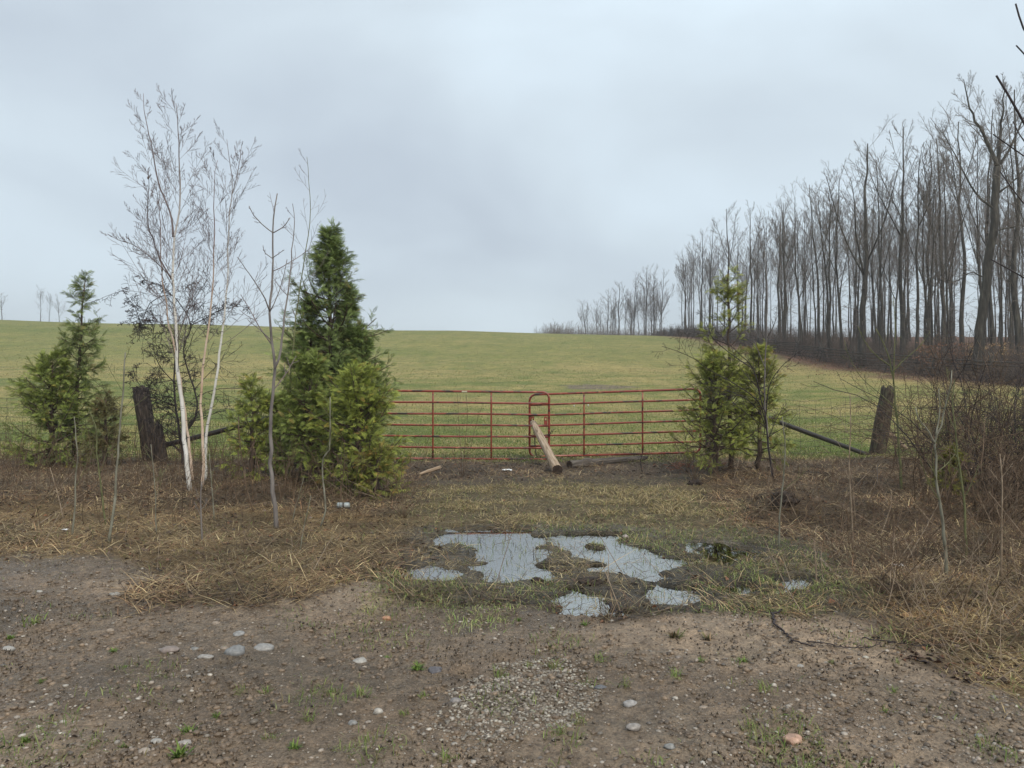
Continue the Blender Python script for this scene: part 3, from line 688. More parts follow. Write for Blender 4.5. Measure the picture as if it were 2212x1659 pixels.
# ------------------------------------------------------------------ gates
def tube_path(T, pts, r, sides=8, closed=False):
    pts = np.array(pts, float); T.add(pts, np.full(len(pts), r), sides)
def arc_frame(w, h, rad, k=6, left=True, right=True):
    """rounded rectangle in local x,z, starting mid-bottom, closed"""
    P = [(w * .5, 0)]
    def cor(cx, cz, a0):
        for i in range(k + 1):
            a = R(a0 + 90 * i / k); P.append((cx + rad * math.cos(a), cz + rad * math.sin(a)))
    cor(w - rad, rad, -90); cor(w - rad, h - rad, 0); cor(rad, h - rad, 90); cor(rad, rad, 180)
    P.append((w * .5, 0)); return P
def gate(p0, p1, h, z0, z1, uprights, label, latch_at, chainside, tagpos=None):
    p0 = np.array(p0); p1 = np.array(p1); w = float(np.linalg.norm(p1 - p0)); ax = (p1 - p0) / w; nrm = np.array([ax[1], -ax[0]])
    def L(x, z, d=0):
        q = p0 + ax * x + nrm * d; return (q[0], q[1], z0 + (z1 - z0) * x / w + z)
    root = empty("tubular_gate", (float(p0[0]), float(p0[1]), z0 - .05), label, "gate")
    T = Tubes(); P = [L(x, z) for x, z in arc_frame(w, h, .12)]; tube_path(T, P, .0215, 10); T.build("frame", M_RED, root)
    for i in range(1, 6):
        z = h * i / 6; T = Tubes(); xs = np.linspace(.012, w - .012, 14)
        tube_path(T, [L(x, z + .004 * math.sin(x * 2.1 + i)) for x in xs], .0185, 8); T.build("rail", M_RED, root)
    for x in uprights:
        T = Tubes(); tube_path(T, [L(x, h * j / 6 + (.0 if 0 < j < 6 else (.02 if j == 0 else -.02)), .024 if 0 < j < 6 else .012) for j in range(7)], .017, 6); T.build("upright", M_RED, root)
    # latch plate with a keyhole slot
    lx = latch_at; zc = h * .5 + .10
    hw, hh = .032, .075; cells = []
    V = []; Fc = []
    def box(x0, x1, za, zb, d0, d1):
        i = len(V)
        for x_ in (x0, x1):
            for z_ in (za, zb):
                for d_ in (d0, d1): V.append(L(x_, z_, d_))
        for f in ((0, 1, 3, 2), (4, 6, 7, 5), (0, 4, 5, 1), (2, 3, 7, 6), (0, 2, 6, 4), (1, 5, 7, 3)): Fc.append([i + q for q in f])
    box(lx - hw, lx - .012, zc - hh, zc + hh, .022, .03); box(lx + .012, lx + hw, zc - hh, zc + hh, .022, .03)
    box(lx - .012, lx + .012, zc - hh, zc + .005, .0225, .0295); box(lx - .012, lx + .012, zc + .045, zc + hh, .0225, .0295)
    build("latch_plate", V, np.array(Fc), M_RED, root)
    for zz in (.22, h - .25):     # hinge eyes on the hung end
        V, Fc = [], []
        xe = w if chainside == 'l' else 0
        s_ = 1 if xe else -1
        box(xe + s_ * .02, xe + s_ * .09, zz - .018, zz + .018, -.012, .012); build("hinge", V, np.array(Fc), M_RED, root)
    if tagpos:
        V, Fc = [], []; box(tagpos - .05, tagpos + .05, h - .012, h + .012, .022, .026); build("label_plate", V, np.array(Fc), M_CREAM, root)
    return root, L, w, h
def XY(u, Y): return ((u - CX) * Y / F, Y)
gl_, GL, wl, hl = gate(XY(808, 14.45), XY(1186, 14.5), 1.262, .062, .032, [wl_ for wl_ in (1.10, 2.19)],
    "left red tubular gate, its free end overlapping in front of the other gate", 3.21, 'r', 1.69)
gr_, GR_, wr_, hr = gate(XY(1144, 14.98), XY(1513, 14.62), 1.20, .035, .155, [1.05, 2.16],
    "right red tubular gate, slightly tilted, white clips on its second rail", .055, 'l')
for xx in (.86, 1.13):
    V0 = GR_(xx, hr * 5 / 6 - .025, .02); T = Tubes(); T.add(np.array([V0, (V0[0] + .004, V0[1], V0[2] - .035)]), np.array([.012, .006]), 6); T.build("clip", M_WHITE, gr_)
# chain
def chain(pts, label, n):
    P = resample(pts, n); V = []; Fc = []; base = 0
    for i in range(n - 1):
        d = norm(P[i + 1] - P[i]); c0 = (P[i] + P[i + 1]) / 2; L_ = np.linalg.norm(P[i + 1] - P[i]) * .78
        a = norm(np.cross(d, [0.3, 1, .1])); b2 = np.cross(d, a)
        if i % 2: a, b2 = b2, a
        ring = []
        for k in range(10):
            th = k * 2 * math.pi / 10; cp = c0 + d * L_ * math.cos(th) * .95 + a * .011 * math.sin(th); o_ = norm(d * math.cos(th) + a * math.sin(th))
            for j in range(5):
                ph = j * 2 * math.pi / 5; V.append(cp + .0045 * (o_ * math.cos(ph) + b2 * math.sin(ph)))
        for k in range(10):
            for j in range(5): Fc.append([base + k * 5 + j, base + ((k + 1) % 10) * 5 + j, base + ((k + 1) % 10) * 5 + (j + 1) % 5, base + k * 5 + (j + 1) % 5])
        base += 50
    o = build("chain", V, np.array(Fc), M_CHAIN, smooth=True); tag(o, label, "chain", "chains on the gates"); return o
chain([at(1157, 921, 14.9), at(1168, 937, 14.42), at(1184, 939, 14.4), at(1195, 928, 14.4)], "short dark chain sagging between the two latch plates", 22)
chain([at(1153, 928, 14.9), at(1155, 950, 14.88), at(1157, 975, 14.88), at(1160, 990, 14.87), at(1158, 998, 14.86)], "loose dark chain hanging down the right gate's free end", 26)

# ------------------------------------------------------------------ logs and posts
def log(name, p0, p1, r0, r1, m, label=None, cat=None, parent=None, group=None, seed=1, jag=0., endmat=None, flatx=1.0, rings=26, sides=18, knots=()):
    p0 = Vector(p0); p1 = Vector(p1); L_ = (p1 - p0).length; g = np.random.default_rng(seed)
    V = []; Fc = []
    ph = g.uniform(0, 6.28, 6)
    for i in range(rings):
        tt = i / (rings - 1)
        for j in range(sides):
            a = 2 * math.pi * j / sides
            rr = (r0 + (r1 - r0) * tt) * (1 + .07 * math.sin(2 * a + ph[0] + tt * 1.5) + .05 * math.sin(5 * a + ph[1] + tt * 2) + .035 * math.sin(9 * a + ph[2]) + .03 * math.sin(tt * 9 + ph[3]) + g.normal(0, .012))
            for kt, ka, kr in knots:
                rr += kr * math.exp(-((tt - kt) / .03) ** 2 - ((math.sin((a - ka) / 2)) / .22) ** 2)
            z = tt * L_
            if i == rings - 1: z += jag * (g.random() - .6)
            V.append((rr * math.cos(a) * flatx, rr * math.sin(a), z))
    for i in range(rings - 1):
        for j in range(sides): Fc.append([i * sides + j, i * sides + (j + 1) % sides, (i + 1) * sides + (j + 1) % sides, (i + 1) * sides + j])
    nV = len(V)
    V.append((0, 0, .0)); V.append((0, 0, L_ - jag * .7))
    tris = [[nV, (j + 1) % sides, j] for j in range(sides)] + [[nV + 1, (rings - 1) * sides + j, (rings - 1) * sides + (j + 1) % sides] for j in range(sides)]
    M = Matrix.Translation(p0) @ (p1 - p0).to_track_quat('Z', 'Y').to_matrix().to_4x4()
    if parent is not None:
        o = build(name, np.array(V), [np.array(Fc), np.array(tris)], m, smooth=True); o.parent = parent
        o.matrix_local = Matrix.Translation(-Vector(parent.location)) @ M
    else:
        o = build(name, np.array(V), [np.array(Fc), np.array(tris)], m, smooth=True); o.matrix_world = M
        tag(o, label, cat, group)
    if endmat:
        o.data.materials.append(endmat)
        for p_ in o.data.polygons:
            if len(p_.vertices) == 3: p_.material_index = 1; p_.use_smooth = False
    return o
_bx, _by, _bz = groundpt(1204, 1026)
log("leaning_log", (_bx, _by, _bz + .065), at(1152, 914, 14.72), .088, .062, M_PALEWOOD, "bare pale log propped upright against the middle of the gates", "log", seed=5, jag=.06, endmat=M_ENDWOOD, knots=[(.72, 1.2, .03), (.78, 4.2, .035), (.62, 3.4, .02)], rings=40)
a0 = groundpt(1230, 1012); a1 = groundpt(1396, 995)
log("fallen_log", (a0[0], a0[1], a0[2] + .045), (a1[0], a1[1] + .1, a1[2] + .035), .080, .048, M_DARKLOG, "dark wet log lying on the ground below the right gate", "log", seed=9, jag=.05, knots=[(.22, 1.6, .05), (.55, 1.3, .02)], endmat=M_ENDWOOD)
a0 = groundpt(906, 1027); 
log("driftwood", (a0[0], a0[1], a0[2] + .02), (a0[0] + .33, a0[1] + .1, a0[2] + .12), .022, .035, M_PALEWOOD, "short pale split branch lying on the ground by the big cedar", "branch", seed=3, jag=.06)

def fence_wires(T, p0, p1, heights, step, r=.0036, sag=.02, seed=0):
    g = np.random.default_rng(seed); p0 = np.array(p0, float); p1 = np.array(p1, float); L_ = np.linalg.norm(p1 - p0); n = max(4, int(L_ / .4))
    tt = np.linspace(0, 1, n)
    gz = lambda q: H(q[:, 0], q[:, 1], False)
    for h_ in heights:
        P = p0[None] + (p1 - p0)[None] * tt[:, None]; z = gz(P) + h_ - sag * 4 * tt * (1 - tt) * (.4 + h_) + g.normal(0, .008, n)
        T.add(np.stack([P[:, 0], P[:, 1] + g.normal(0, .006, n), z], 1), np.full(n, r), 3)
    m_ = int(L_ / step)
    for i in range(1, m_):
        q = p0 + (p1 - p0) * (i / m_); s_ = 4 * (i / m_) * (1 - i / m_); zz = np.linspace(heights[0], heights[-1], 5)
        z0_ = float(H(q[0], q[1], False)); off = g.normal(0, .02)
        P = np.stack([q[0] + off * zz + g.normal(0, .012, 5), np.full(5, q[1]), z0_ + zz - sag * s_ * (.4 + zz)], 1)
        T.add(P, np.full(5, r * .9), 3)
HS = [.08, .2, .33, .47, .62, .78, .95, 1.14]
# left fence
lp = at(330, 1000, 13.9); lt = at(303, 836, 13.9)
lf_ = empty("wire_fence", (lp[0], lp[1], 0), "rusty wire fence left of the gates with thick dark leaning post", "fence")
log("post", (lp[0], lp[1], -.1), lt, .150, .132, M_OLDWOOD, parent=lf_, seed=21, jag=.09, flatx=.95)['label'] = "thick dark weathered post leaning left"
q0 = at(352, 1020, 13.7); log("stub_post", (q0[0], q0[1], -.1), at(343, 915, 13.75), .10, .055, M_OLDWOOD, parent=lf_, seed=22, jag=.2)
hp = XY(796, 14.4); log("gate_post", (hp[0], hp[1], -.1), (hp[0], hp[1], 1.5), .12, .11, M_OLDWOOD, parent=lf_, seed=23, jag=.03)
log("brace_board", at(338, 966, 13.98), at(790, 850, 14.4), .05, .042, M_BLACKWOOD, parent=lf_, seed=24, sides=8, flatx=.6)
log("bottom_board", at(335, 1004, 14.0), at(790, 1003, 14.4), .05, .05, M_BLACKWOOD, parent=lf_, seed=25, sides=8, flatx=.6)
T = Tubes(); fence_wires(T, (lp[0], lp[1] + .15), (hp[0], hp[1] + .1), HS, .3, seed=1); fence_wires(T, (-13.5, 14.4), (lp[0] - .1, lp[1] + .15), HS, .3, seed=2)
T.build("wire_mesh", M_WIRE, lf_)
# right fence
rp = at(1893, 965, 14.9); rt = at(1919, 838, 14.9)
rf_ = empty("wire_fence", (rp[0], rp[1], 0), "rusty wire fence right of the gates with crooked mossy post", "fence")
log("post", (rp[0] - .01, rp[1], -.1), rt, .150, .118, M_MOSSWOOD, parent=rf_, seed=31, jag=.14)['label'] = "crooked broken topped post leaning right, tufted with moss"
hp2 = XY(1537, 14.5); log("gate_post", (hp2[0], hp2[1], -.1), (hp2[0] + .02, hp2[1], 1.42), .14, .12, M_OLDWOOD, parent=rf_, seed=32, jag=.05)
log("brace_board", at(1548, 862, 14.5), at(1880, 985, 14.85), .046, .038, M_BLACKWOOD, parent=rf_, seed=33, sides=8, flatx=.6)
log("pale_board", at(1905, 925, 15.2), at(1962, 972, 15.0), .07, .03, M_PALEWOOD, parent=rf_, seed=34, sides=8, flatx=.35, jag=.1)
T = Tubes(); fence_wires(T, (hp2[0], hp2[1] + .1), (rp[0], rp[1] + .12), HS, .3, seed=3, sag=.05); fence_wires(T, (rp[0], rp[1] + .12), (15.5, 15.6), HS, .3, seed=4, sag=.05)
T.build("wire_mesh", M_WIRE, rf_)

# ------------------------------------------------------------------ traced bare trees near the gate
def traced(name, label, cat, stems_, trunkmat, twigmat, Y0=None, crown=None, group=None, rmin=.0018, seed=1, ztop=None):
    """stems_: list of (pts (u,v), r_base, r_top, K, dY)"""
    g = np.random.default_rng(seed)
    u0, v0 = stems_[0][0][0]
    bx, by, bz = groundpt(u0, v0)
    if Y0 is None: Y0 = by
    root = empty(name, (float(bx), float(Y0), float(bz)), label, cat, group)
    T = Tubes(); TW = Tubes(); any_ = False
    for si, (pts, ra, rb, K, dY) in enumerate(stems_):
        n = len(pts); P = np.array([at(u, v, Y0 + dY * i / (n - 1)) for i, (u, v) in enumerate(pts)])
        if si == 0: P[0, 2] = min(P[0, 2], bz) - .03
        P = resample(P, K); P[1:-1] += g.normal(0, ra * .22, (K - 2, 3))
        rr = ra + (rb - ra) * np.linspace(0, 1, K) ** .8
        T.add(P, rr, 7)
        if crown:
            PP, RR = P[None], rr[None]
            for li, c_ in enumerate(crown):
                c_ = dict(c_)
                if li == 0 and c_['m'] >= 8 and si: c_['m'] = int(max(4, c_['m'] * min(1, np.linalg.norm(np.diff(P, axis=0), axis=1).sum() / 1.8)))
                PP, RR = grow(PP, RR, rmin=rmin, g=g, **c_); TW.add(PP, RR, 4 if li == 0 else 3); any_ = True
    T.build("trunk", trunkmat, root)
    if any_: TW.build("crown", twigmat, root)
    return root
BC = [dict(m=36, t0=.30, t1=.99, ang=44, lf=.265, wander=.03, up=.07, K=9, rf=.24, tip=.3, taper=.70),
      dict(m=9, t0=.15, t1=.97, ang=34, lf=.40, wander=.045, up=.05, K=6, rf=.55, tip=.5, taper=.6),
      dict(m=4, t0=.2, t1=.95, ang=34, lf=.42, wander=.06, up=.04, K=4, rf=.7, tip=.6)]
BC2 = [dict(BC[0], m=13, t0=.15, lf=.36)] + BC[1:]
GB = "birches left of the big cedar"
traced("birch_tree", "tallest white barked birch with black marks, its main stem forking three ways", "birch tree",
  [([(410,1060),(399,952),(391,848),(384,775),(378,682),(375,622),(374,560),(375,520),(386,468),(389,416),(386,325),(382,242),(380,223)], .034, .004, 30, .1),
   ], M_BIRCHW, M_TWIGPURP, crown=BC, group=GB, seed=11)
b1 = [o for o in COL.objects if o.name.startswith("birch_tree")][-1]
_Yb = b1.location[1]
def limb(root, pts, ra, rb, K, dY, tm, wm, crown, seed, Y0):
    g = np.random.default_rng(seed); n = len(pts)
    P = resample(np.array([at(u, v, Y0 + dY * i / (n - 1)) for i, (u, v) in enumerate(pts)]), K); P[1:-1] += g.normal(0, ra * .2, (K - 2, 3))
    rr = ra + (rb - ra) * np.linspace(0, 1, K); T = Tubes(); T.add(P, rr, 6); T.build("limb", tm, root)
    TW = Tubes(); PP, RR = P[None], rr[None]
    for li, c_ in enumerate(crown): PP, RR = grow(PP, RR, rmin=.0018, g=g, **c_); TW.add(PP, RR, 3)
    TW.build("twigs", wm, root)
limb(b1, [(371,604),(347,562),(330,515),(321,492),(319,444),(322,400),(318,370)], .011, .003, 16, -.5, M_TWIGPURP, M_TWIGPURP, BC2, 12, _Yb + .05)
limb(b1, [(374,512),(371,475),(361,443),(340,388),(330,329),(321,287),(311,235),(310,202)], .014, .003, 18, .5, M_TWIGPURP, M_TWIGPURP, BC2, 13, _Yb + .05)
limb(b1, [(370,598),(330,560),(290,530),(255,518),(232,505)], .008, .003, 14, -.3, M_TWIGPURP, M_TWIGPURP, BC2, 14, _Yb + .05)
traced("birch_tree", "slim peach barked birch stem just left of the tallest white birch", "birch tree",
  [([(418,1040),(411,980),(404,935),(395,860),(382,775),(365,702),(358,650),(351,612),(348,560),(346,485),(344,437),(346,390)], .024, .003, 28, .3)], M_BIRCHP, M_TWIGPURP, crown=[dict(BC[0], m=14, t0=.5)] + BC[1:], group=GB, seed=15)
traced("birch_tree", "peach and white birch in the middle of the birch group, leaning slightly right", "birch tree",
  [([(437,1056),(439,987),(437,920),(434,883),(436,831),(442,761),(451,702),(458,633),(462,560),(462,500),(462,416),(464,381),(470,346)], .024, .003, 28, .2)], M_BIRCHP, M_TWIGPURP, crown=[dict(BC[0], m=17, t0=.42)] + BC[1:], group=GB, seed=16)
traced("birch_tree", "rightmost white birch, leaning right, with a forked top", "birch tree",
  [([(443,1040),(446,960),(448,928),(462,848),(475,761),(484,685),(491,615),(493,536),(496,457),(502,416),(500,381),(495,339),(490,301)], .026, .003, 30, -.2),
   ([(502,418),(512,380),(519,340),(522,313)], .007, .003, 8, 0)], M_BIRCHW, M_TWIGPURP, crown=[dict(BC[0], m=18, t0=.4, lf=.29)] + BC[1:], group=GB, seed=17)
AC = [dict(m=9, t0=.35, t1=.96, ang=48, lf=.22, wander=.05, up=.10, K=6, rf=.5, tip=.5, taper=.6, azflat=.3), dict(m=3, t0=.3, t1=.95, ang=42, lf=.35, wander=.06, up=.1, K=4, rf=.8, tip=.7)]
GS = "bare saplings standing in the verge"
traced("sapling_tree", "tall grey sapling with stout paired branches, left of the big cedar", "sapling",
  [([(598,1146),(590,1060),(586,1015),(585,940),(586,877),(593,794),(587,732),(583,669),(587,600),(590,565),(590,485),(594,450),(599,418)], .026, .006, 26, .2),
   ([(593,796),(605,765),(613,694),(621,636),(628,577),(631,537),(636,485),(632,440)], .014, .003, 18, .4),
   ([(583,673),(570,640),(548,605),(530,580),(512,555)], .008, .003, 10, -.3), ([(583,673),(597,645),(611,603),(620,560)], .006, .003, 8, 0),
   ([(590,503),(570,488),(547,463),(538,445)], .006, .004, 8, 0), ([(590,503),(612,490),(627,470)], .006, .004, 7, 0), ([(588,558),(572,545),(568,530)], .005, .003, 5, 0), ([(588,558),(602,548),(614,540)], .005, .003, 5, 0),
   ([(586,735),(565,715),(545,700),(535,690)], .006, .003, 8, -.2)], M_GREYBARK, M_TWIGPURP, crown=[dict(AC[0], m=4), AC[1]], group=GS, seed=21)
traced("sapling_tree", "slender sapling rising through the left side of the big cedar", "sapling",
  [([(626,1060),(627,980),(627,907),(628,815),(633,750),(638,694),(646,636),(652,589),(660,540),(670,492),(671,437),(666,381),(663,339)], .018, .003, 26, .2)], M_GREENBARK, M_TWIGPURP, crown=[dict(BC[0], m=13, t0=.45, lf=.2), dict(BC[1], m=4)], Y0=11.3, group=GS, seed=22)
SAP = [
 ([(234,1177),(243,1120),(247,1083),(251,1018),(256,984),(258,930),(266,850),(271,761)], .014, M_PALEBARK, "pale grey sapling, thickest of those in the left verge"),
 ([(156,1161),(162,1083),(164,1031),(168,992),(163,935),(160,900)], .010, M_PALEBARK, "pale sapling standing before the left cedar"),
 ([(338,1159),(336,1100),(335,1057),(329,992),(326,960)], .007, M_PALEBARK, "thin pale sapling below the dark left fence post"),
 ([(138,1125),(128,1078),(115,1036),(108,1010)], .008, M_TWIGTAN, "brown bent sapling left of the pale ones in the left verge"),
 ([(230,1138),(222,1090),(219,1057),(209,979),(208,928),(198,900),(191,880)], .011, M_GREENBARK, "mossy dark sapling between two pale ones in the left verge"),
 ([(437,1172),(435,1130),(433,1083),(436,1040)], .010, M_GREYBARK, "grey sapling stub below the birches"),
 ([(463,1125),(460,1080),(456,1031),(452,980)], .008, M_PALEBARK, "thin pale sapling just right of the birch bases"),
 ([(689,1140),(703,1103),(700,1057),(696,994),(711,974),(713,921),(713,857)], .011, M_PALEBARK, "kinked pale sapling in front of the big cedar"),
 ([(629,1130),(640,1090),(650,1055),(656,1030)], .007, M_PALEBARK, "thin leaning sapling below the big cedar's left edge"),
 ([(647,1192),(656,1140),(664,1105),(672,1070)], .006, M_PALEBARK, "lowest thin pale sapling, in the golden grass"),
 ([(550,1109),(531,1047),(518,953),(515,900)], .009, M_TWIGRED, "reddish leaning sapling in front of the small cedar"),
 ([(576,1080),(566,1040),(556,1000),(546,960)], .008, M_TWIGRED, "reddish sapling crossing the small cedar"),
 ([(1684,1190),(1684,1117),(1689,1064),(1696,998),(1694,932),(1690,900)], .009, M_PALEBARK, "thin pale sapling at the dark soil mound"),
 ([(1894,1058),(1895,1030),(1895,1004)], .007, M_GREYBARK, "short grey stub in front of the crooked post"),
 ([(2163,1256),(2164,1150),(2165,1035),(2160,980)], .009, M_TWIGTAN, "tan sapling near the right edge below the thicket"),
 ([(1843,1203),(1840,1120),(1835,997),(1838,920),(1836,850)], .008, M_TWIGTAN, "tan sapling left of the crooked post"),
 ([(1766,1264),(1762,1220),(1760,1168)], .007, M_TWIGTAN, "short tan stem right of the puddles")]
for i, (pts, r_, m_, lab) in enumerate(SAP):
    traced("sapling", lab, "sapling", [(pts, r_, r_ * .45, max(8, len(pts) * 2), .05)], m_, m_ if m_ is not M_PALEBARK else M_GREENBARK, crown=[dict(m=6, t0=.4, t1=.97, ang=42, lf=.28, wander=.09, up=.06, K=5, rf=.45, tip=.5), dict(m=2, t0=.3, t1=.9, ang=40, lf=.4, wander=.1, up=.05, K=4, rf=.7)], group=GS, seed=100 + i)
# right side saplings
traced("sapling_tree", "green barked sapling growing right beside the crooked fence post", "sapling",
  [([(1948,1060),(1944,980),(1938,900),(1935,882),(1932,836),(1927,806),(1919,767),(1905,735),(1892,710)], .021, .006, 20, .1),
   ([(1936,882),(1900,850),(1860,815),(1830,760),(1824,735)], .007, .003, 10, 0), ([(1922,790),(1895,770),(1870,740),(1853,705)], .009, .004, 10, 0),
   ([(1926,806),(1950,780),(1985,750),(2010,715)], .008, .003, 9, 0), ([(1930,830),(1932,760),(1934,700),(1930,640)], .010, .004, 10, .1), ([(1937,900),(1965,870),(1990,830)], .007, .003, 8, 0)],
  M_GREENBARK, M_GREENBARK, crown=[dict(AC[0], m=4), AC[1]], group=GS, seed=31)
traced("sapling_tree", "white stemmed sapling at right forking into yellow green shoots", "sapling",
  [([(2045,1249),(2041,1180),(2034,1111),(2026,1060),(2022,1035),(2021,990),(2020,958),(2034,912),(2048,860),(2056,800)], .016, .004, 20, .1),
   ([(2020,958),(2005,930),(1985,905),(1978,880)], .008, .003, 8, 0), ([(2022,940),(2030,890),(2028,840)], .007, .003, 8, .1)], M_PALEBARK, M_GREENBARK, crown=AC, group=GS, seed=32)
traced("sapling_tree", "second slim sapling right of the white stemmed one, pale only at its foot", "sapling",
  [([(2089,1214),(2085,1150),(2083,1092),(2078,1050),(2072,1004),(2064,939),(2058,880),(2062,820)], .013, .004, 18, .1)], M_GREENBARK, M_GREENBARK, crown=AC, group=GS, seed=33)
SHC = [dict(m=13, t0=.25, t1=.97, ang=48, lf=.34, wander=.16, up=.03, K=6, rf=.5, tip=.4), dict(m=5, t0=.15, t1=.97, ang=50, lf=.42, wander=.2, up=.03, K=5, rf=.65, tip=.5), dict(m=3, t0=.2, t1=.95, ang=50, lf=.45, wander=.2, up=.0, K=4, rf=.7)]
traced("bare_shrub", "wide leafless shrub with dark crossing stems spreading over the right cedar", "shrub",
  [([(1672,1040),(1661,972),(1656,922),(1650,880),(1643,864),(1628,797),(1597,764),(1564,733),(1545,712)], .015, .003, 20, -.3),
   ([(1656,922),(1640,870),(1590,831),(1532,800),(1499,775),(1462,758),(1430,748)], .010, .003, 16, -.6), ([(1628,797),(1582,766),(1538,729),(1528,700),(1507,668)], .009, .003, 12, .3),
   ([(1654,900),(1663,831),(1695,785),(1736,754)], .010, .003, 12, -.2), ([(1656,930),(1640,890),(1610,860),(1560,840),(1520,835)], .008, .003, 12, -.5), ([(1658,950),(1680,900),(1700,870)], .007, .003, 10, .1)],
  M_TWIGDARK, M_TWIGDARK, crown=SHC, seed=34)
traced("sapling_tree", "straight grey green pole sapling rising above the right cedar", "sapling",
  [([(1672,1042),(1661,972),(1656,922),(1651,856),(1655,741),(1657,680),(1656,592),(1652,540)], .019, .004, 20, .1),
   ([(1659,743),(1674,695),(1680,654)], .007, .003, 8, 0), ([(1655,800),(1630,740),(1615,700),(1600,665)], .007, .003, 9, .1)], M_GREYBARK, M_TWIGDARK, crown=[dict(AC[0], m=7), AC[1]], group=GS, seed=35, Y0=11.6)
# slim red-stemmed shoots in front of the left gate
traced("bare_shrub", "small shrub of thin upright red shoots in front of the left gate", "shrub",
  [([(998,1030),(996,980),(992,930),(988,850)], .005, .002, 10, 0), ([(1000,1028),(1004,960),(1010,900),(1006,850)], .005, .002, 10, .1), ([(1002,1030),(1015,970),(1028,920),(1040,880)], .004, .002, 10, 0), ([(996,1030),(982,990),(975,960)], .004, .002, 7, 0), ([(1000,1030),(1008,985),(1018,940)], .004, .002, 7, 0)],
  M_TWIGRED, M_TWIGRED, crown=[dict(m=4, t0=.3, t1=.95, ang=30, lf=.25, wander=.08, up=.08, K=4, rf=.6)], seed=36, rmin=.0018)
traced("bare_shrub", "tiny dark twig shrub standing before the fallen log", "shrub",
  [([(1388,1022),(1384,1000),(1388,975),(1392,960)], .008, .003, 7, 0), ([(1385,1000),(1376,985),(1370,978)], .004, .002, 5, 0)], M_TWIGDARK, M_TWIGDARK, seed=37, crown=[dict(m=3, t0=.3, t1=.95, ang=40, lf=.35, wander=.1, up=.05, K=4, rf=.6)])
for i, (u, v, lab) in enumerate([(872, 1120, "russet twiggy shrub at the foot of the big cedar's right side"), (1500, 1040, "low brown twig shrub beside the right gate's hinge end")]):
    sts = [([(u, v), (u + d * .5, v - h_ * .5), (u + d, v - h_)], .005, .002, 7, .1) for d, h_ in [(-45, 90), (-25, 120), (-5, 110), (15, 130), (35, 95), (55, 70), (-60, 60)]]
    traced("bare_shrub", lab, "shrub", sts, M_TWIGRED, M_TWIGRED, crown=SHC[:2], seed=40 + i, rmin=.0018)

# thorn tangle over the left fence
THC = [dict(m=24, t0=.1, t1=.98, ang=55, lf=.38, wander=.17, up=-.05, K=8, rf=.5, tip=.4), dict(m=9, t0=.1, t1=.97, ang=60, lf=.48, wander=.2, up=-.02, K=6, rf=.6, tip=.5), dict(m=5, t0=.15, t1=.95, ang=60, lf=.45, wander=.25, up=0, K=4, rf=.7)]
traced("thorn_bush", "dark arching thorn tree tangled around the left post and birches", "thorn tree",
  [([(397,1012),(392,960),(380,880),(376,831),(379,780),(385,740)], .026, .010, 14, .2),
   ([(392,960),(404,932),(425,893),(422,848),(399,775),(399,741),(413,702),(382,647),(365,636),(347,642),(323,657),(305,702),(300,735)], .017, .005, 30, .1),
   ([(413,702),(440,690),(480,668),(535,660)], .008, .003, 12, .3), ([(385,740),(350,700),(310,690),(275,700)], .009, .003, 12, -.3), ([(380,830),(345,790),(330,740),(337,690)], .009, .003, 12, -.5),
   ([(378,860),(335,850),(300,830),(285,790)], .008, .003, 12, -.4), ([(392,950),(350,920),(322,880),(330,840)], .009, .003, 12, .2), ([(382,647),(350,620),(318,608),(300,590)], .007, .003, 10, 0), ([(305,702),(290,660),(276,645),(262,620)], .006, .003, 9, 0)],
  M_TWIGDARK, M_TWIGDARK, Y0=13.0, crown=THC, seed=51, rmin=.003)
# thicket at right
for i, (u, v, hgt, m_, lab) in enumerate([(2010, 1010, 1.9, M_TWIGRED, "leftmost reddish bramble thicket, right of the crooked post"), (2075, 1040, 2.3, M_TWIGRED, "tall red brown bramble thicket behind the slim saplings"),
        (2140, 1060, 2.4, M_TWIGDARK, "dark dense bramble thicket near the right edge"), (2205, 1085, 2.1, M_TWIGRED, "bramble thicket cut by the right edge"), (2170, 1130, 1.6, M_TWIGRED, "low reddish bramble thicket in front, near the right edge"), (2110, 985, 2.6, M_TWIGRED, "highest bramble thicket at the back, reaching in front of the wood"), (2240, 1000, 2.4, M_TWIGDARK, "dark bramble thicket behind the one cut by the right edge")]):
    x, Y, z = groundpt(u, v); g = np.random.default_rng(60 + i)
    root = empty("bramble_thicket", (x, Y, z), lab, "thicket", "bramble thickets at right")
    n = 34; K = 9; P = np.empty((n, K, 3)); P[:, 0] = np.stack([x + g.normal(0, .30, n), Y + g.normal(0, .4, n), np.full(n, z - .03)], 1)
    d = norm(np.stack([g.normal(0, .3, n), g.normal(0, .3, n), np.ones(n)], 1)); L_ = g.uniform(.5, 1.05, n) * hgt / (K - 1)
    for k in range(1, K):
        d = norm(d + g.normal(size=(n, 3)) * .16 - np.array([0, 0, .02 * k])); P[:, k] = P[:, k - 1] + d * L_[:, None]
    rr = g.uniform(.005, .010, n)[:, None] * np.linspace(1, .4, K)[None]
    T = Tubes(); T.add(P, rr, 4); T.build("canes", m_, root)
    T = Tubes(); A1 = grow(P, rr, 8, .15, .97, 50, .34, .2, .0, 6, g=g, rmin=.0025); T.add(*A1, 3); A2 = grow(*A1, 4, .2, .95, 50, .45, .22, 0, 4, g=g, rmin=.0018); T.add(*A2, 3); T.build("twigs", m_, root)

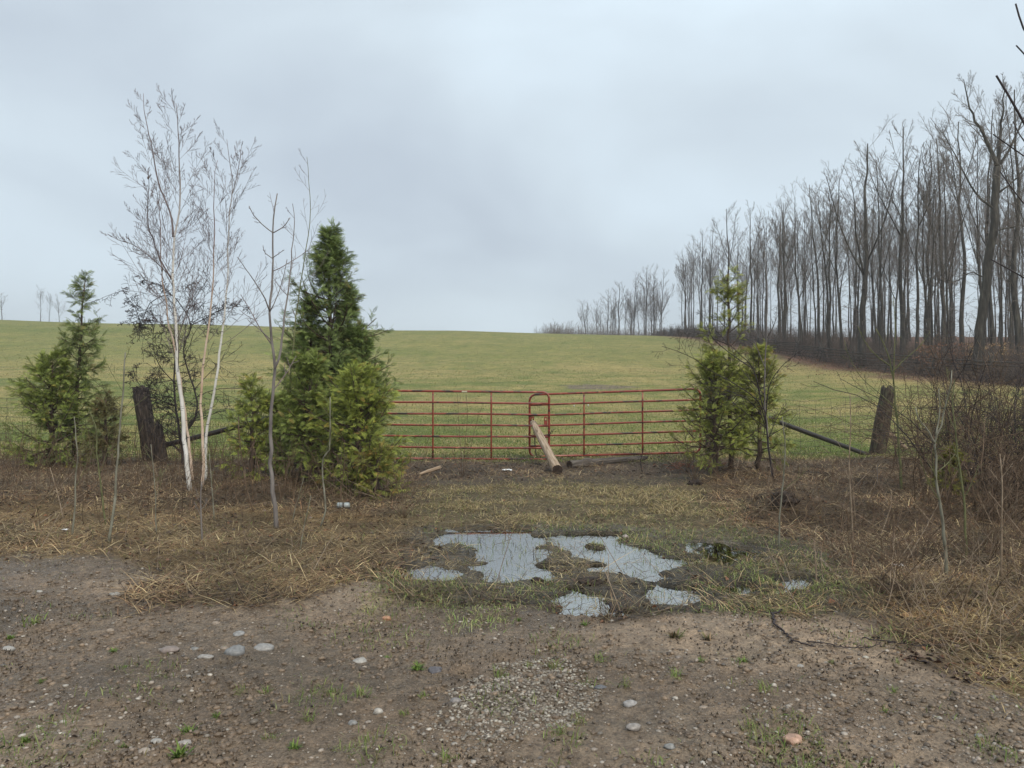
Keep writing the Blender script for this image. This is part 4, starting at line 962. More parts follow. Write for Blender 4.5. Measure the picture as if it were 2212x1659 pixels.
# ------------------------------------------------------------------ cedars
def frond_template():
    Q = []
    def leaf(p, ang, L_, w):
        d = np.array([math.cos(ang), math.sin(ang), 0]); s_ = np.array([-d[1], d[0], 0]); p = np.array([p[0], p[1], 0.])
        z = random.uniform(-.03, .03)
        Q.append([p, p + d * L_ * .45 - s_ * w, p + d * L_ + [0, 0, z - .05 * L_], p + d * L_ * .45 + s_ * w])
    for i in range(7):
        x = .08 + .13 * i; ln = .44 * (1 - .72 * (x - .08)) * (.6 if i == 0 else 1)
        for s_ in (-1, 1):
            a = s_ * R(46 - 14 * x); xx = x + (.04 if s_ > 0 else 0)
            leaf((xx, 0), a, ln, .017)
            d = (math.cos(a), math.sin(a))
            for q, lf2 in ((.38, .45), (.64, .36)):
                if i < 5: leaf((xx + d[0] * ln * q, d[1] * ln * q), a * .25, ln * lf2, .018)
                if i < 4 and q < .5: leaf((xx + d[0] * ln * q, d[1] * ln * q), a * 1.8, ln * lf2 * .7, .017)
    leaf((.0, 0), 0, .5, .016); leaf((.4, 0), 0, .6, .016)
    return np.array(Q)                       # (q,4,3)
FT = frond_template()
def fronds(P0, D, Nn, S, c_in, c_out, jit, g):
    """P0 base, D direction, Nn normal hint, S scale"""
    D = norm(D); B_ = norm(np.cross(Nn, D)); Nn = np.cross(D, B_)
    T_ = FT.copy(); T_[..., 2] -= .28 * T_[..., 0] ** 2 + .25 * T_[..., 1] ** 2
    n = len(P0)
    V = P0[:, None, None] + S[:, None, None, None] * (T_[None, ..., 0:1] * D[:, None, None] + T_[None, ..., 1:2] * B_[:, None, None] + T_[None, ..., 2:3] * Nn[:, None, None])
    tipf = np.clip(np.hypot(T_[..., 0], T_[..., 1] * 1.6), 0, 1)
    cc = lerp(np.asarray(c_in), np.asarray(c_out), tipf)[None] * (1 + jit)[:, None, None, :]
    V = V.reshape(-1, 3); Fc = np.arange(len(V)).reshape(-1, 4)
    return V, Fc, cc.reshape(-1, 3)
def cedar(label, base, H_, prof, nb=70, dark=(.045, .075, .025), light=(.15, .20, .045), curve=(0, 0), fr_s=(.13, .22), seed=1, sparse=1.0, group=None, up0=-5, up1=45, fz=.06, l2=6, tr=.045, bronze=.04):
    g = np.random.default_rng(seed); x, Y, z = base
    root = empty("cedar_tree", (x, Y, z), label, "cedar tree", group)
    K = 14; tt = np.linspace(0, 1, K)
    P = np.stack([x + curve[0] * tt ** 1.5 + g.normal(0, .012, K), Y + curve[1] * tt + g.normal(0, .012, K), z - .03 + tt * H_], 1)
    rr = tr * (1 - .88 * tt) + .003; T = Tubes(); T.add(P, rr, 8)
    n = nb; t_ = np.sort(g.uniform(fz, .985, n)); az = np.arange(n) * 2.39996 + g.uniform(-.5, .5, n)
    L_ = np.array([prof(q) for q in t_]) * g.uniform(.5, 1.2, n)
    q = t_ * (K - 1); i0 = np.minimum(q.astype(int), K - 2); f = (q - i0)[:, None]; p = P[i0] * (1 - f) + P[i0 + 1] * f
    el = R(up0) + (R(up1) - R(up0)) * t_ + g.normal(0, .26, n)
    d = np.stack([np.cos(az) * np.cos(el), np.sin(az) * np.cos(el), np.sin(el)], 1)
    K1 = 7; B1 = np.empty((n, K1, 3)); B1[:, 0] = p
    for k in range(1, K1):
        d = norm(d + g.normal(size=(n, 3)) * .08 + np.array([0, 0, .04 * (k - 1)])); B1[:, k] = B1[:, k - 1] + d * (L_ / (K1 - 1))[:, None]
    r1 = (.004 + .014 * L_)[:, None] * np.linspace(1, .25, K1)[None]; T.add(B1, r1, 4)
    B2, r2 = grow(B1, r1, l2, .2, .97, 42, .42, .1, .05, 5, g=g, azflat=.4, taper=.5, rmin=.0015, lmin=.10); T.add(B2, r2, 3)
    T.build("trunk", M_CEDARBARK, root)
    ac = Acc()
    for Bp, m_, t0 in ((B1, 9, .3), (B2, 8, .12)):
        Nn_, K_, _ = Bp.shape; idx = np.repeat(np.arange(Nn_), m_); nn = len(idx); tq = np.tile(np.linspace(t0, 1, m_), Nn_) * (K_ - 1) - 1e-4
        i0 = np.clip(tq.astype(int), 0, K_ - 2); f = (tq - i0)[:, None]
        p = Bp[idx, i0] * (1 - f) + Bp[idx, i0 + 1] * f; tn = norm(Bp[idx, i0 + 1] - Bp[idx, i0])
        bk = g.uniform(.35, 1.15, n)[idx % n] if Bp is B1 else np.repeat(g.uniform(.35, 1.15, Nn_), m_)
        keep = g.random(nn) < sparse * bk; p, tn = p[keep], tn[keep]; nn = len(p)
        side = norm(np.cross(tn, np.array([0, 0, 1.]) + g.normal(size=(nn, 3)) * .3)); sg = np.where(g.random(nn) < .5, -1, 1)[:, None]
        dd = norm(tn + side * sg * g.uniform(.0, .9, (nn, 1)) + np.array([0, 0, -.18]) + g.normal(size=(nn, 3)) * .18)
        nh = norm(np.array([0, 0, .8]) + g.normal(size=(nn, 3)) * .55)
        S = g.uniform(*fr_s, nn) * .68
        jit = g.normal(0, .24, nn).clip(-.5, .6)[:, None] * np.array([1, 1, 1]) + (g.random(nn) < bronze)[:, None] * np.array([.35, -.12, .0])
        ac.add(fronds(p, dd, nh, S, dark, light, jit, g))
    ac.build("foliage", M_CEDAR, root)
    return root
def taper_prof(w, p=.8, low=.5, tl=.15):
    return lambda t_: max(.10, w * (min(1, low + (1 - low) * t_ / tl) * ((1 - t_) ** p) * 1.08))
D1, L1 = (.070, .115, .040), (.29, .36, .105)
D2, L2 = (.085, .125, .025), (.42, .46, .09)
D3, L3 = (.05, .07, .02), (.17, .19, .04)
GC = "cedars beside the entrance"
bpt = lambda u, Y: ((u - CX) * Y / F, Y, float(H((u - CX) * Y / F, Y)))
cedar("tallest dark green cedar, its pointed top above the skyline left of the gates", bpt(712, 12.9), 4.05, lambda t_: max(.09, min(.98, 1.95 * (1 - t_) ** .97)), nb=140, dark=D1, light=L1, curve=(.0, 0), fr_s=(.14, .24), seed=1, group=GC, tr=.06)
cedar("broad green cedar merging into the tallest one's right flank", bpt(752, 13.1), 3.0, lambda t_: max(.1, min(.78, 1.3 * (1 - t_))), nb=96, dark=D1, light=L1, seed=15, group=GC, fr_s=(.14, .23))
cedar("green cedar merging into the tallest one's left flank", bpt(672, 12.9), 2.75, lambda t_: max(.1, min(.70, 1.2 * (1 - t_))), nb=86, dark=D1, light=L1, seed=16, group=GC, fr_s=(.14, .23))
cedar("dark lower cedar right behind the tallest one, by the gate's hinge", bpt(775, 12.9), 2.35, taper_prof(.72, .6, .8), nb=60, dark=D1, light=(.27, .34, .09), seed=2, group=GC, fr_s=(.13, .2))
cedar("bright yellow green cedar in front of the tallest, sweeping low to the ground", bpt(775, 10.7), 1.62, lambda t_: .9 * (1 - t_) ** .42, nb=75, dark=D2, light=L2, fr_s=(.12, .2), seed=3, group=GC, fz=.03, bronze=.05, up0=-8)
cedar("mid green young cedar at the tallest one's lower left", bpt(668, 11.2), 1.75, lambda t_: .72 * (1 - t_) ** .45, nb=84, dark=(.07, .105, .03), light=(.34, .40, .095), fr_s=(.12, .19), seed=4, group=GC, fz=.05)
cedar("small yellow green cedar beneath the grey paired branch sapling", bpt(545, 11.6), 1.45, lambda t_: .5 * (1 - t_) ** .4, nb=46, dark=D2, light=L2, fr_s=(.12, .18), seed=5, group=GC, fz=.05, sparse=.8)
cedar("low green cedar between the small one and the tallest one", bpt(600, 11.9), 1.2, lambda t_: .55 * (1 - t_) ** .4, nb=48, dark=D1, light=(.33, .38, .08), fr_s=(.12, .18), seed=6, group=GC, fz=.05, sparse=.8)
cedar("sprawling cedar shoots at the ground right of the bright cedar", bpt(815, 10.2), .62, taper_prof(.52, .4, 1), nb=24, dark=D2, light=(.36, .36, .08), fr_s=(.11, .18), seed=7, group=GC, fz=.02, bronze=.2)
# left cedar pair
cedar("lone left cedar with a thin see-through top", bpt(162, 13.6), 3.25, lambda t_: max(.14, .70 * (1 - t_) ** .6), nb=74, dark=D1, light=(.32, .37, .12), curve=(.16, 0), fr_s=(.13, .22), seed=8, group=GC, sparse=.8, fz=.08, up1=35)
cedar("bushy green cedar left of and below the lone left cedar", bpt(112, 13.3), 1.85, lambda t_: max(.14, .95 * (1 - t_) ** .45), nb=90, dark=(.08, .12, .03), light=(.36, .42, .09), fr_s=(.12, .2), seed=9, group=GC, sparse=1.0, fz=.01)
cedar("small bronze tinted cedar between the left cedars and the dark post", bpt(228, 13.0), 1.15, lambda t_: max(.12, .42 * (1 - t_) ** .4), nb=44, dark=(.08, .07, .03), light=(.22, .19, .07), fr_s=(.1, .17), seed=10, group=GC, sparse=.8, fz=.1)
# right cedars
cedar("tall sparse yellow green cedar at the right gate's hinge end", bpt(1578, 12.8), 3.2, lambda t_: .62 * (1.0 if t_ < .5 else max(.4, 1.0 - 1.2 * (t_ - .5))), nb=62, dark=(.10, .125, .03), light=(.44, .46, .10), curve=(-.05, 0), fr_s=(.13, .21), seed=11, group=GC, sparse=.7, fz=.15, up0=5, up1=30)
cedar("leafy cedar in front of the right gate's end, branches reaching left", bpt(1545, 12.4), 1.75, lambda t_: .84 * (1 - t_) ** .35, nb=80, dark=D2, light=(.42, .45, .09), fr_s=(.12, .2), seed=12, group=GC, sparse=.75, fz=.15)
cedar("small cedar right of the tall sparse one, among shrub stems", bpt(1640, 12.6), 2.0, lambda t_: .66 * (1 - t_) ** .4, nb=64, dark=(.10, .12, .03), light=(.43, .45, .10), fr_s=(.12, .19), seed=13, group=GC, sparse=.75, fz=.12)
cedar("tiny yellowish cedar seedling in the right brown verge", bpt(2052, 9.4), .62, lambda t_: .28 * (1 - t_) ** .5, nb=22, dark=(.11, .12, .02), light=(.30, .29, .05), fr_s=(.09, .14), seed=14, group=GC, sparse=.6, fz=.25, tr=.012)

# ------------------------------------------------------------------ the wood
def forest_variant(seed, lean=0, fork=.5, m1=13, spread=30, thick=.018, Hh=18.0, lowb=True):
    g = np.random.default_rng(seed); K = 16; tt = np.linspace(0, 1, K)
    T = Tubes(); TW = Tubes(); stems_ = []
    wob = np.cumsum(g.normal(0, .07, (K, 2)), 0)
    P = np.stack([lean * tt * Hh * .1 + wob[:, 0] * .8, wob[:, 1] * .8, tt * Hh], 1); P[0, :2] = 0
    rr = thick * .86 * Hh * (1 - .92 * tt ** .75) * (1 + .5 * np.exp(-tt * 30)) + .012
    T.add(P, rr, 8); stems_.append((P, rr))
    nf = g.integers(2, 4)
    for k in range(nf):                      # ascending limbs that make the V
        t0 = fork + g.uniform(-.12, .15); i = int(t0 * (K - 1)); az = g.uniform(0, 6.28) if k else g.choice([0, 3.1]) + g.normal(0, .4)
        Lm = Hh * (1 - t0) * g.uniform(.8, 1.0); Q = np.empty((10, 3)); Q[0] = P[i]; d = norm(np.array([math.cos(az) * .42, math.sin(az) * .42, 1.]))
        for j in range(1, 10):
            d = norm(d + g.normal(0, .035, 3) + np.array([0, 0, .08])); Q[j] = Q[j - 1] + d * Lm / 9
        rq = rr[i] * .40 * np.linspace(1, .15, 10) + .008
        T.add(Q, rq, 6); stems_.append((Q, rq))
    for si, (Pp, Rp) in enumerate(stems_):
        PP, RR = Pp[None], Rp[None]
        t0 = .38 if si == 0 else .12
        PP, RR = grow(PP, RR, int(m1 * 1.25) if si == 0 else 10, t0, .985, spread + 6, .27 if si == 0 else .36, .04, .07, 8, g=g, rf=.25, tip=.3, taper=.5, rmin=.012); TW.add(PP, RR, 4)
        P2, R2 = grow(PP, RR, 7, .12, .98, 34, .42, .06, .06, 5, g=g, rf=.45, tip=.4, rmin=.007); TW.add(P2, R2, 3)
        P3, R3 = grow(P2, R2, 6, .12, .98, 36, .55, .07, .05, 4, g=g, rf=.55, tip=.5, rmin=.0045); TW.add(P3, R3, 3)
        if si == 0 and lowb:                 # thin dead side branches lower down
            P4, R4 = grow(Pp[None], Rp[None], 10, .15, .5, 70, .13, .12, .02, 5, g=g, rf=.14, tip=.4, rmin=.012); TW.add(P4, R4, 3)
            P5, R5 = grow(P4, R4, 4, .2, .95, 45, .4, .15, .02, 3, g=g, rmin=.008); TW.add(P5, R5, 3)
    return T, TW
VAR = []
for i, kw in enumerate([dict(lean=0, fork=.38, thick=.0165), dict(lean=.2, fork=.6, thick=.011), dict(lean=-.4, fork=.5, thick=.012), dict(lean=.1, fork=.7, thick=.009, m1=10),
                        dict(lean=.7, fork=.55, thick=.0135), dict(lean=-.15, fork=.45, thick=.010), dict(lean=.3, fork=.75, thick=.008, m1=9), dict(lean=0, fork=.5, thick=.014, spread=36)]):
    T, TW = forest_variant(200 + i, **kw)
    rt_ = bpy.data.objects.new("forest_tree", None)
    a_ = T.build("trunk", M_WOODBARK); c_ = TW.build("crown", M_TWIGGREY)
    COL.objects.unlink(a_); COL.objects.unlink(c_); VAR.append((a_, c_))
used = set()
def forest_tree(x, Y, h, var, rz, label, group, wid=1.0, name="forest_tree"):
    root = empty(name, (x, Y, float(H(x, Y, False)) - .1), label, "tree", group)
    s = h / 18.0; root.scale = (s * wid, s * wid, s); root.rotation_euler = (0, 0, rz)
    for src in VAR[var]:
        o = src.copy(); COL.objects.link(o); o.parent = root
    return root
GW = "bare trees of the wood at right"
def ftree(u, Y, vtop, var, rz, label, wid=1.0, group=GW):
    x = (u - CX) * Y / F; g_ = float(H(x, Y, False)); zt = EYE - (vtop - HV) * Y / F
    return forest_tree(x, Y, zt - g_ + .1, var, rz, label, group, wid)
FT_ = [(1861, 62, 312, 0, 0.2, "thick trunked tree forking low, standing at the rail fence in mid wood", 1.25),
 (1947, 64, 270, 1, 1.0, "tall twin stemmed tree, the high point between the low forked tree and the right group", 1.2),
 (2042, 58, 300, 2, 0.3, "V-shaped tree forking halfway up, left of the big leaning trunk", 1.1),
 (2083, 60, 262, 3, 2.0, "straight dark trunk just left of the big leaning one", 1.4),
 (1821, 70, 385, 5, 1.3, "tree bending left, left of the low forked tree", 1.1),
 (1907, 72, 345, 2, 0.1, "slanting trunk leaning left behind the low forked tree", .9),
 (2010, 66, 300, 3, .4, "slim straight tree between the twin stemmed and V-shaped trees", 1.2),
 (2196, 50, 190, 7, .9, "stout straight trunk at the right edge of the picture", 1.1),
 (1514, 122, 500, 1, .6, "leftmost straight tree of the main wood, on the hill crest", 1.1),
 (1535, 116, 495, 5, 2.6, "second tree from the wood's left end", 1.1),
 (1574, 112, 450, 7, 1.9, "thick tree behind the top of the sparse right cedar", 1.1),
 (1624, 100, 450, 1, 4.0, "tree with even fan crown right of the sparse cedar", 1.1),
 (1696, 92, 440, 7, 3.3, "thick brownish trunk a third along the wood", 1.1),
 (1730, 84, 425, 5, .5, "tree leaning right beside the thick brownish trunk", 1.1),
 (1774, 78, 400, 4, 3.3, "dark tree with a long left leaning crown", .9),
 (1796, 74, 400, 3, 1.1, "slender tree just right of the left leaning crown", 1.3),
 (1655, 104, 470, 3, 2.2, "thin tree behind the straight pole sapling", 1.1),
 (1480, 132, 560, 3, 2.8, "small outer tree at the wood's left end", 1.6),
 (1976, 58, 330, 6, .4, "thin stem just right of the twin stemmed tree", 1.3),
 (2150, 62, 240, 5, 1.4, "tree behind the big leaning trunk, right of it", 1.1)]
for i_, a_ in enumerate(FT_): ftree(a_[0], a_[1], a_[2], a_[3], a_[4], a_[5], a_[6])
# the big leaning tree is traced
g = np.random.default_rng(77); YB = 46.0; xb = (2114 - CX) * YB / F
root = empty("forest_tree", (xb, YB, float(H(xb, YB, False))), "biggest tree, its thick trunk leaning right and forking high near the right edge", "tree", GW)
T = Tubes(); TW = Tubes()
for pts, ra, rb, K in [([(2112,800),(2116,747),(2132,612),(2143,520),(2150,454),(2155,359)], .30, .20, 16), ([(2155,362),(2140,325),(2120,285),(2105,250),(2095,210),(2087,168)], .13, .02, 14), ([(2155,362),(2162,300),(2170,240),(2173,180)], .13, .02, 12),
        ([(2155,359),(2185,320),(2210,260),(2225,215)], .09, .015, 10), ([(2150,454),(2120,430),(2090,390),(2060,330),(2030,285)], .07, .015, 12), ([(2152,420),(2190,390),(2220,350)], .07, .02, 8), ([(2135,600),(2095,590),(2060,610),(2035,605)], .05, .015, 10), ([(2145,500),(2200,490),(2240,500)], .05, .02, 8)]:
    P = resample([at(u, v, YB) for u, v in pts], K); P[1:, 1] += np.cumsum(g.normal(0, .06, K - 1)); P[1:-1] += g.normal(0, .02, (K - 2, 3)); rr = np.linspace(ra, rb, K); T.add(P, rr, 9)
    if ra < .2:
        A1 = grow(P[None], rr[None], 12, .12, .98, 42, .36, .05, .07, 8, g=g, rf=.32, rmin=.010); TW.add(*A1, 4); A2 = grow(*A1, 8, .12, .98, 36, .42, .07, .06, 5, g=g, rf=.5, rmin=.007); TW.add(*A2, 3); A3 = grow(*A2, 8, .12, .98, 38, .5, .08, .05, 4, g=g, rmin=.0045); TW.add(*A3, 3)
T.build("trunk", M_WOODBARK, root); TW.build("crown", M_TWIGGREY, root)
# fill of the wood
LM = ['low forked tree', 'twin stemmed tree', 'V-shaped tree', 'straight dark trunk', 'left bending tree', 'left slanting trunk', 'slim straight tree', 'stout edge trunk', 'leftmost crest tree', 'second crest tree', 'thick tree behind the sparse cedar', 'fan crowned tree', 'thick brownish trunk', 'right leaning tree', 'long left leaning crown', 'slender tree by the left leaning crown', 'thin tree behind the pole sapling', 'small outer tree', 'thin stem by the twin stemmed tree', 'tree behind the biggest trunk']
g = np.random.default_rng(5); cnt = 0; spots = [((a_[0] - CX) * a_[1] / F, a_[1]) for a_ in FT_] + [(xb, YB)]
while cnt < 140:
    Y = 40 + 110 * g.random() ** 1.25; x = 29.5 + 32 * g.random() ** 1.5
    u = CX + x * F / Y
    if u > 2330 or u < 1470: continue
    if min((x - a) ** 2 + (Y - b2) ** 2 for a, b2 in spots) < 1.5 ** 2: continue
    spots.append((x, Y)); h = g.uniform(13.0, 17.0) * (1 - .12 * (Y > 100))
    deep = x > 38
    near_ = min(range(len(FT_)), key=lambda q: abs(FT_[q][0] - u)); sd_ = 'right' if u > FT_[near_][0] else 'left'
    lab = (f"deep set bare tree just {sd_} of the {LM[near_]}" if deep else f"front row bare tree just {sd_} of the {LM[near_]}")
    forest_tree(x, Y, h, int(g.choice([1, 3, 5, 6, 6, 3, 2, 4])), g.uniform(0, 6.28), lab, GW, g.uniform(.65, 1.1)); cnt += 1
GH = "bare trees beyond the hill crest"
HT = [(1393, 178, 578, 1, "tallest tree of the separate clump on the hill crest"), (1414, 182, 587, 3, "narrow tree right of the clump's tallest"), (1430, 180, 597, 5, "last tree at the right of the hill crest clump"), (1368, 184, 602, 2, "tree left of the clump's tallest"),
 (1336, 186, 614, 7, "round headed tree in the middle of the hill crest clump"), (1311, 190, 627, 1, "tree left of the clump's round headed one"), (1293, 186, 656, 5, "low tree in the left part of the hill crest clump"), (1268, 190, 650, 4, "outermost tall tree at the clump's left end"), (1258, 184, 668, 6, "short thin tree at the clump's left end"),
 (1350, 182, 640, 3, "thin tree in the thick of the hill crest clump"), (1322, 182, 645, 6, "slim dark tree before the round headed one"), (1380, 186, 630, 6, "slim tree between the clump's two highest"), (1236, 192, 694, 7, "bushy low tree on the skyline left of the clump"), (1199, 198, 694, 0, "small round tree alone on the skyline left of the clump"), (1177, 198, 702, 7, "tiny tree on the skyline left of the small round tree"),
 (1218, 196, 704, 5, "tiny bush-like tree between the small round tree and the clump"), (1158, 200, 706, 0, "leftmost tiny tree on the skyline by the clump"),
 (4, 150, 634, 7, "bare tree on the skyline at the left edge"), (87, 158, 624, 3, "tallest of the three skyline trees behind the left cedar"), (106, 160, 634, 6, "middle one of the three skyline trees behind the left cedar"), (128, 158, 640, 5, "right one of the three skyline trees behind the left cedar")]
for i, (u, Y, vt, va, lab) in enumerate(HT): ftree(u, Y, vt, va, i * 1.3, lab, 1.3, GH)

g = np.random.default_rng(41)
for i in range(16):
    u = 1262 + 172 * g.random(); vt = np.interp(u, [1262, 1300, 1340, 1400, 1434], [672, 655, 635, 610, 625]) + g.uniform(0, 30)
    ftree(u, g.uniform(176, 196), vt, int(g.choice([1, 3, 5, 6])), i * 1.7, "grey bare tree among the others of the hill crest clump", 1.3, GH)
# brush under the wood
def brush(name, n, label, x0, x1, y0, y1, hh, m_, rad, seed, lean=.35):
    g = np.random.default_rng(seed); Y = y0 + (y1 - y0) * g.random(n) ** 1.7; x = x0 + (x1 - x0) * g.random(n) ** 1.3; K = 4
    P = np.empty((n, K, 3)); P[:, 0] = np.stack([x, Y, H(x, Y, False)], 1); d = norm(np.stack([g.normal(0, lean, n), g.normal(0, lean, n), np.ones(n)], 1)); L_ = g.uniform(.3, 1, n) * hh / (K - 1)
    for k in range(1, K): d = norm(d + g.normal(size=(n, 3)) * .22); P[:, k] = P[:, k - 1] + d * L_[:, None]
    rr = g.uniform(*rad, n)[:, None] * np.linspace(1, .4, K)[None]; T = Tubes(); T.add(P, rr, 3); Q = grow(P, rr, 4, .2, .95, 45, .45, .2, .02, 3, g=g, rmin=rad[0] * .5); T.add(*Q, 3)
    o = T.build(name, m_, smooth=False); tag(o, label, "brush", kind="stuff")
brush("brush", 7500, "dense grey brown brush along the foot of the wood", 27.8, 37, 41, 150, 2.6, M_BRUSH, (.008, .016), 1)
brush("brush_inside", 3000, "brown undergrowth deeper inside the wood", 34, 62, 42, 150, 2.2, M_TWIGGREY, (.01, .02), 2)
brush("skyline_brush", 2600, "low grey brush along the crest below the far clump", 8, 40, 168, 195, 5.0, M_TWIGGREY, (.02, .035), 3)
# pale and russet beech leaves clinging on
ac = Acc(); g = np.random.default_rng(8)
for (u0, u1, v0, v1, Y0, Y1, nL, cl) in [(2090, 2260, 740, 795, 46, 54, 2600, [(.42, .28, .14), (.34, .19, .09), (.48, .34, .19)]), (1970, 2090, 740, 790, 48, 56, 1400, [(.22, .10, .055), (.30, .15, .08)]), (1700, 2212, 775, 815, 44, 70, 1500, [(.16, .08, .05), (.22, .12, .07)])]:
    Yq = g.uniform(Y0, Y1, nL); uq = g.uniform(u0, u1, nL); vq = g.uniform(v0, v1, nL); k = vnoise(uq, vq * 3, 22) > .42; Yq, uq, vq = Yq[k], uq[k], vq[k]; n = len(Yq)
    c0 = np.stack([(uq - CX) * Yq / F, Yq, np.maximum(EYE - (vq - HV) * Yq / F, H((uq - CX) * Yq / F, Yq, False) + .05)], 1); a = norm(g.normal(size=(n, 3))) * g.uniform(.04, .08, n)[:, None]; b2 = norm(np.cross(a, g.normal(size=(n, 3)))) * .03
    V = np.stack([c0 - a, c0 + b2, c0 + a, c0 - b2], 1).reshape(-1, 3); ac.add((V, np.arange(4 * n).reshape(-1, 4), np.repeat(tint(n, cl), 4, 0)))
tag(ac.build("beech_leaves", M_LITTER), "dry tan and russet leaves still clinging in the wood's undergrowth", "dead leaves", kind="stuff")

brush("fence_row_brush", 2400, "low tangled brown brush growing through the rail fence", 25.6, 28.4, 39, 150, 1.6, M_BRUSH, (.006, .012), 4, .6)
brush("verge_brush", 1800, "low brown brush before the near stretch of rail fence", 26, 44, 38.6, 41.5, 1.5, M_TWIGDARK, (.005, .010), 6, .6)
# split rail fence along the wood
x0f, y0f, y1f = 26.6, 40.0, 150.0
rfz = empty("rail_fence", (x0f, y0f, 0), "old grey zigzag split rail fence along the edge of the wood", "fence")
g = np.random.default_rng(12); y = y0f; k = 0
while y < y1f:
    y2 = y + 2.9; xa = x0f + (.0 if k % 2 else .9); xb_ = x0f + (.9 if k % 2 else .0); T = Tubes()
    for j in range(6):
        za = .12 + .21 * j + g.normal(0, .03); A0 = np.array([xa, y - .2, float(H(xa, y, False)) + za]); A1_ = np.array([xb_, y2 + .2, float(H(xb_, y2, False)) + za + g.normal(0, .04)])
        T.add(resample([A0, (A0 + A1_) / 2 + [0, 0, -.02], A1_], 4), np.array([.05, .045, .045, .04]), 5)
    for s_ in (-.35, .35):
        T.add(np.array([[xa + s_, y, float(H(xa, y, False)) - .05], [xa - s_ * .5, y, float(H(xa, y, False)) + 1.75]]), np.array([.045, .035]), 5)
    T.build("rail_panel", M_RAIL, rfz); y = y2; k += 1
# the fence turns across the near right corner
rf2 = empty("rail_fence", (27.5, 39.5, 0), "near stretch of the split rail fence running right out of the picture", "fence")
for k in range(6):
    xa, xb_ = 27.5 + k * 2.9, 27.5 + (k + 1) * 2.9; ya, yb = (40.2, 39.4) if k % 2 else (39.4, 40.2); T = Tubes()
    for j in range(6):
        A0 = np.array([xa - .2, ya, float(H(xa, ya, False)) + .12 + .21 * j]); A1_ = np.array([xb_ + .2, yb, float(H(xb_, yb, False)) + .12 + .21 * j + g.normal(0, .04)])
        T.add(resample([A0, (A0 + A1_) / 2, A1_], 4), np.full(4, .045), 5)
    for s_ in (-.35, .35): T.add(np.array([[xa, ya + s_, float(H(xa, ya, False)) - .05], [xa, ya - s_ * .5, float(H(xa, ya, False)) + 1.7]]), np.array([.045, .035]), 5)
    T.build("rail_panel", M_RAIL, rf2)

# a near tree outside the frame whose branch tips reach in at the upper right
root = empty("roadside_tree", (4.9, 5.6, 0), "young roadside tree whose stout bare twigs reach in at the top right corner", "tree")
Yr = 5.6; T = Tubes(); Tt = Tubes()
P = resample([(4.9, Yr, -.05), (4.85, Yr, 1.5), (4.9, Yr, 3.0), (4.8, Yr, 5.2)], 14); T.add(P, np.linspace(.05, .02, 14), 8); T.build("trunk", M_GREYBARK, root)
for pts, ra, rb in [([(2560,620),(2400,420),(2290,345),(2230,295),(2190,225),(2152,163)], .016, .0075), ([(2420,360),(2300,250),(2240,180),(2212,115),(2195,98)], .010, .005), ([(2400,300),(2300,170),(2225,85),(2205,45),(2194,8)], .010, .006),
        ([(2480,560),(2340,420),(2260,345),(2215,310),(2188,262)], .009, .004), ([(2500,600),(2380,480),(2270,380),(2190,322),(2145,290)], .008, .004), ([(2560,700),(2400,600),(2280,500),(2212,440),(2160,370)], .009, .004), ([(2560,760),(2400,720),(2290,650),(2212,600),(2140,560)], .009, .004)]:
    Tt.add(resample([at(u, v, Yr) for u, v in pts], 14), np.linspace(ra, rb, 14), 6)
Tt.build("branches", M_TWIGDARK, root)

# ------------------------------------------------------------------ odds and ends on the ground
def scrap(u, v, w, label, seed):
    x, Y, z = groundpt(u, v); g = np.random.default_rng(seed); s = w * Y / F / 2; n = 9
    xs = np.linspace(-1, 1, n); A, B_ = np.meshgrid(xs, xs); zz = .35 * fbm(A * 2 + seed, B_ * 2, 1, 3) + .12 * g.random(A.shape); r_ = 1 - .3 * g.random(A.shape)
    V = np.stack([x + A.ravel() * s * r_.ravel(), Y + B_.ravel() * s * .8 * r_.ravel(), z + .01 + zz.ravel() * s], 1)
    I = np.arange(n * n).reshape(n, n); o = build("plastic_scrap", V, np.stack([I[:-1, :-1], I[:-1, 1:], I[1:, 1:], I[1:, :-1]], -1).reshape(-1, 4), M_WHITE)
    tag(o, label, "litter", "white litter")
scrap(1095, 1019, 24, "crumpled white plastic scrap on the ground below the left gate", 1)
scrap(141, 1152, 14, "small white scrap in the left verge", 2)
scrap(1942, 1229, 26, "white plastic scrap in the brown verge at right", 3)
# can
x, Y, z = groundpt(742, 1103); e_ = empty("drink_can", (x, Y, z), "dull grey metal can lying under the bright cedar", "can")
T = Tubes(); P = np.array([[x - .075 + .15 * q, Y, z + .038] for q in (0, .04, .5, .52, .54, .96, 1)]); T.add(P, np.array([.026, .033, .033, .033, .033, .033, .026]), 16); T.build("body", M_STEEL, e_)
T = Tubes(); T.add(np.array([[x - .004, Y, z + .038], [x + .012, Y, z + .038]]), np.array([.0345, .0345]), 16); T.build("band", M_CHAIN, e_)
# curved dead branch on the mud
def ground_branch(name, pts, ra, rb, m_, label, lift=.012):
    P = np.array([groundpt(u, v) for u, v in pts]); P[:, 2] += lift; P = resample(P, 24); P[1:-1, :2] += rng.normal(0, .008, (22, 2)); P[:, 2] = np.maximum(P[:, 2], H(P[:, 0], P[:, 1]) + .004); T = Tubes(); T.add(P, np.linspace(ra, rb, 24), 7)
    tw = grow(P[None], np.linspace(ra, rb, 24)[None], 5, .1, .9, 45, .14, .1, .02, 4); T.add(*tw, 4); o = T.build(name, m_); tag(o, label, "branch", "dead branches on the mud")
c8 = lambda L: [(1382.4 + a * .375, 1152 + b * .375) for a, b in L]
ground_branch("dead_branch", c8([(815,468),(775,495),(762,530),(785,575),(830,620),(870,655),(930,690),(1000,710)]), .008, .004, M_TWIGDARK, "curved black dead branch with a pale broken tip on the right mud")
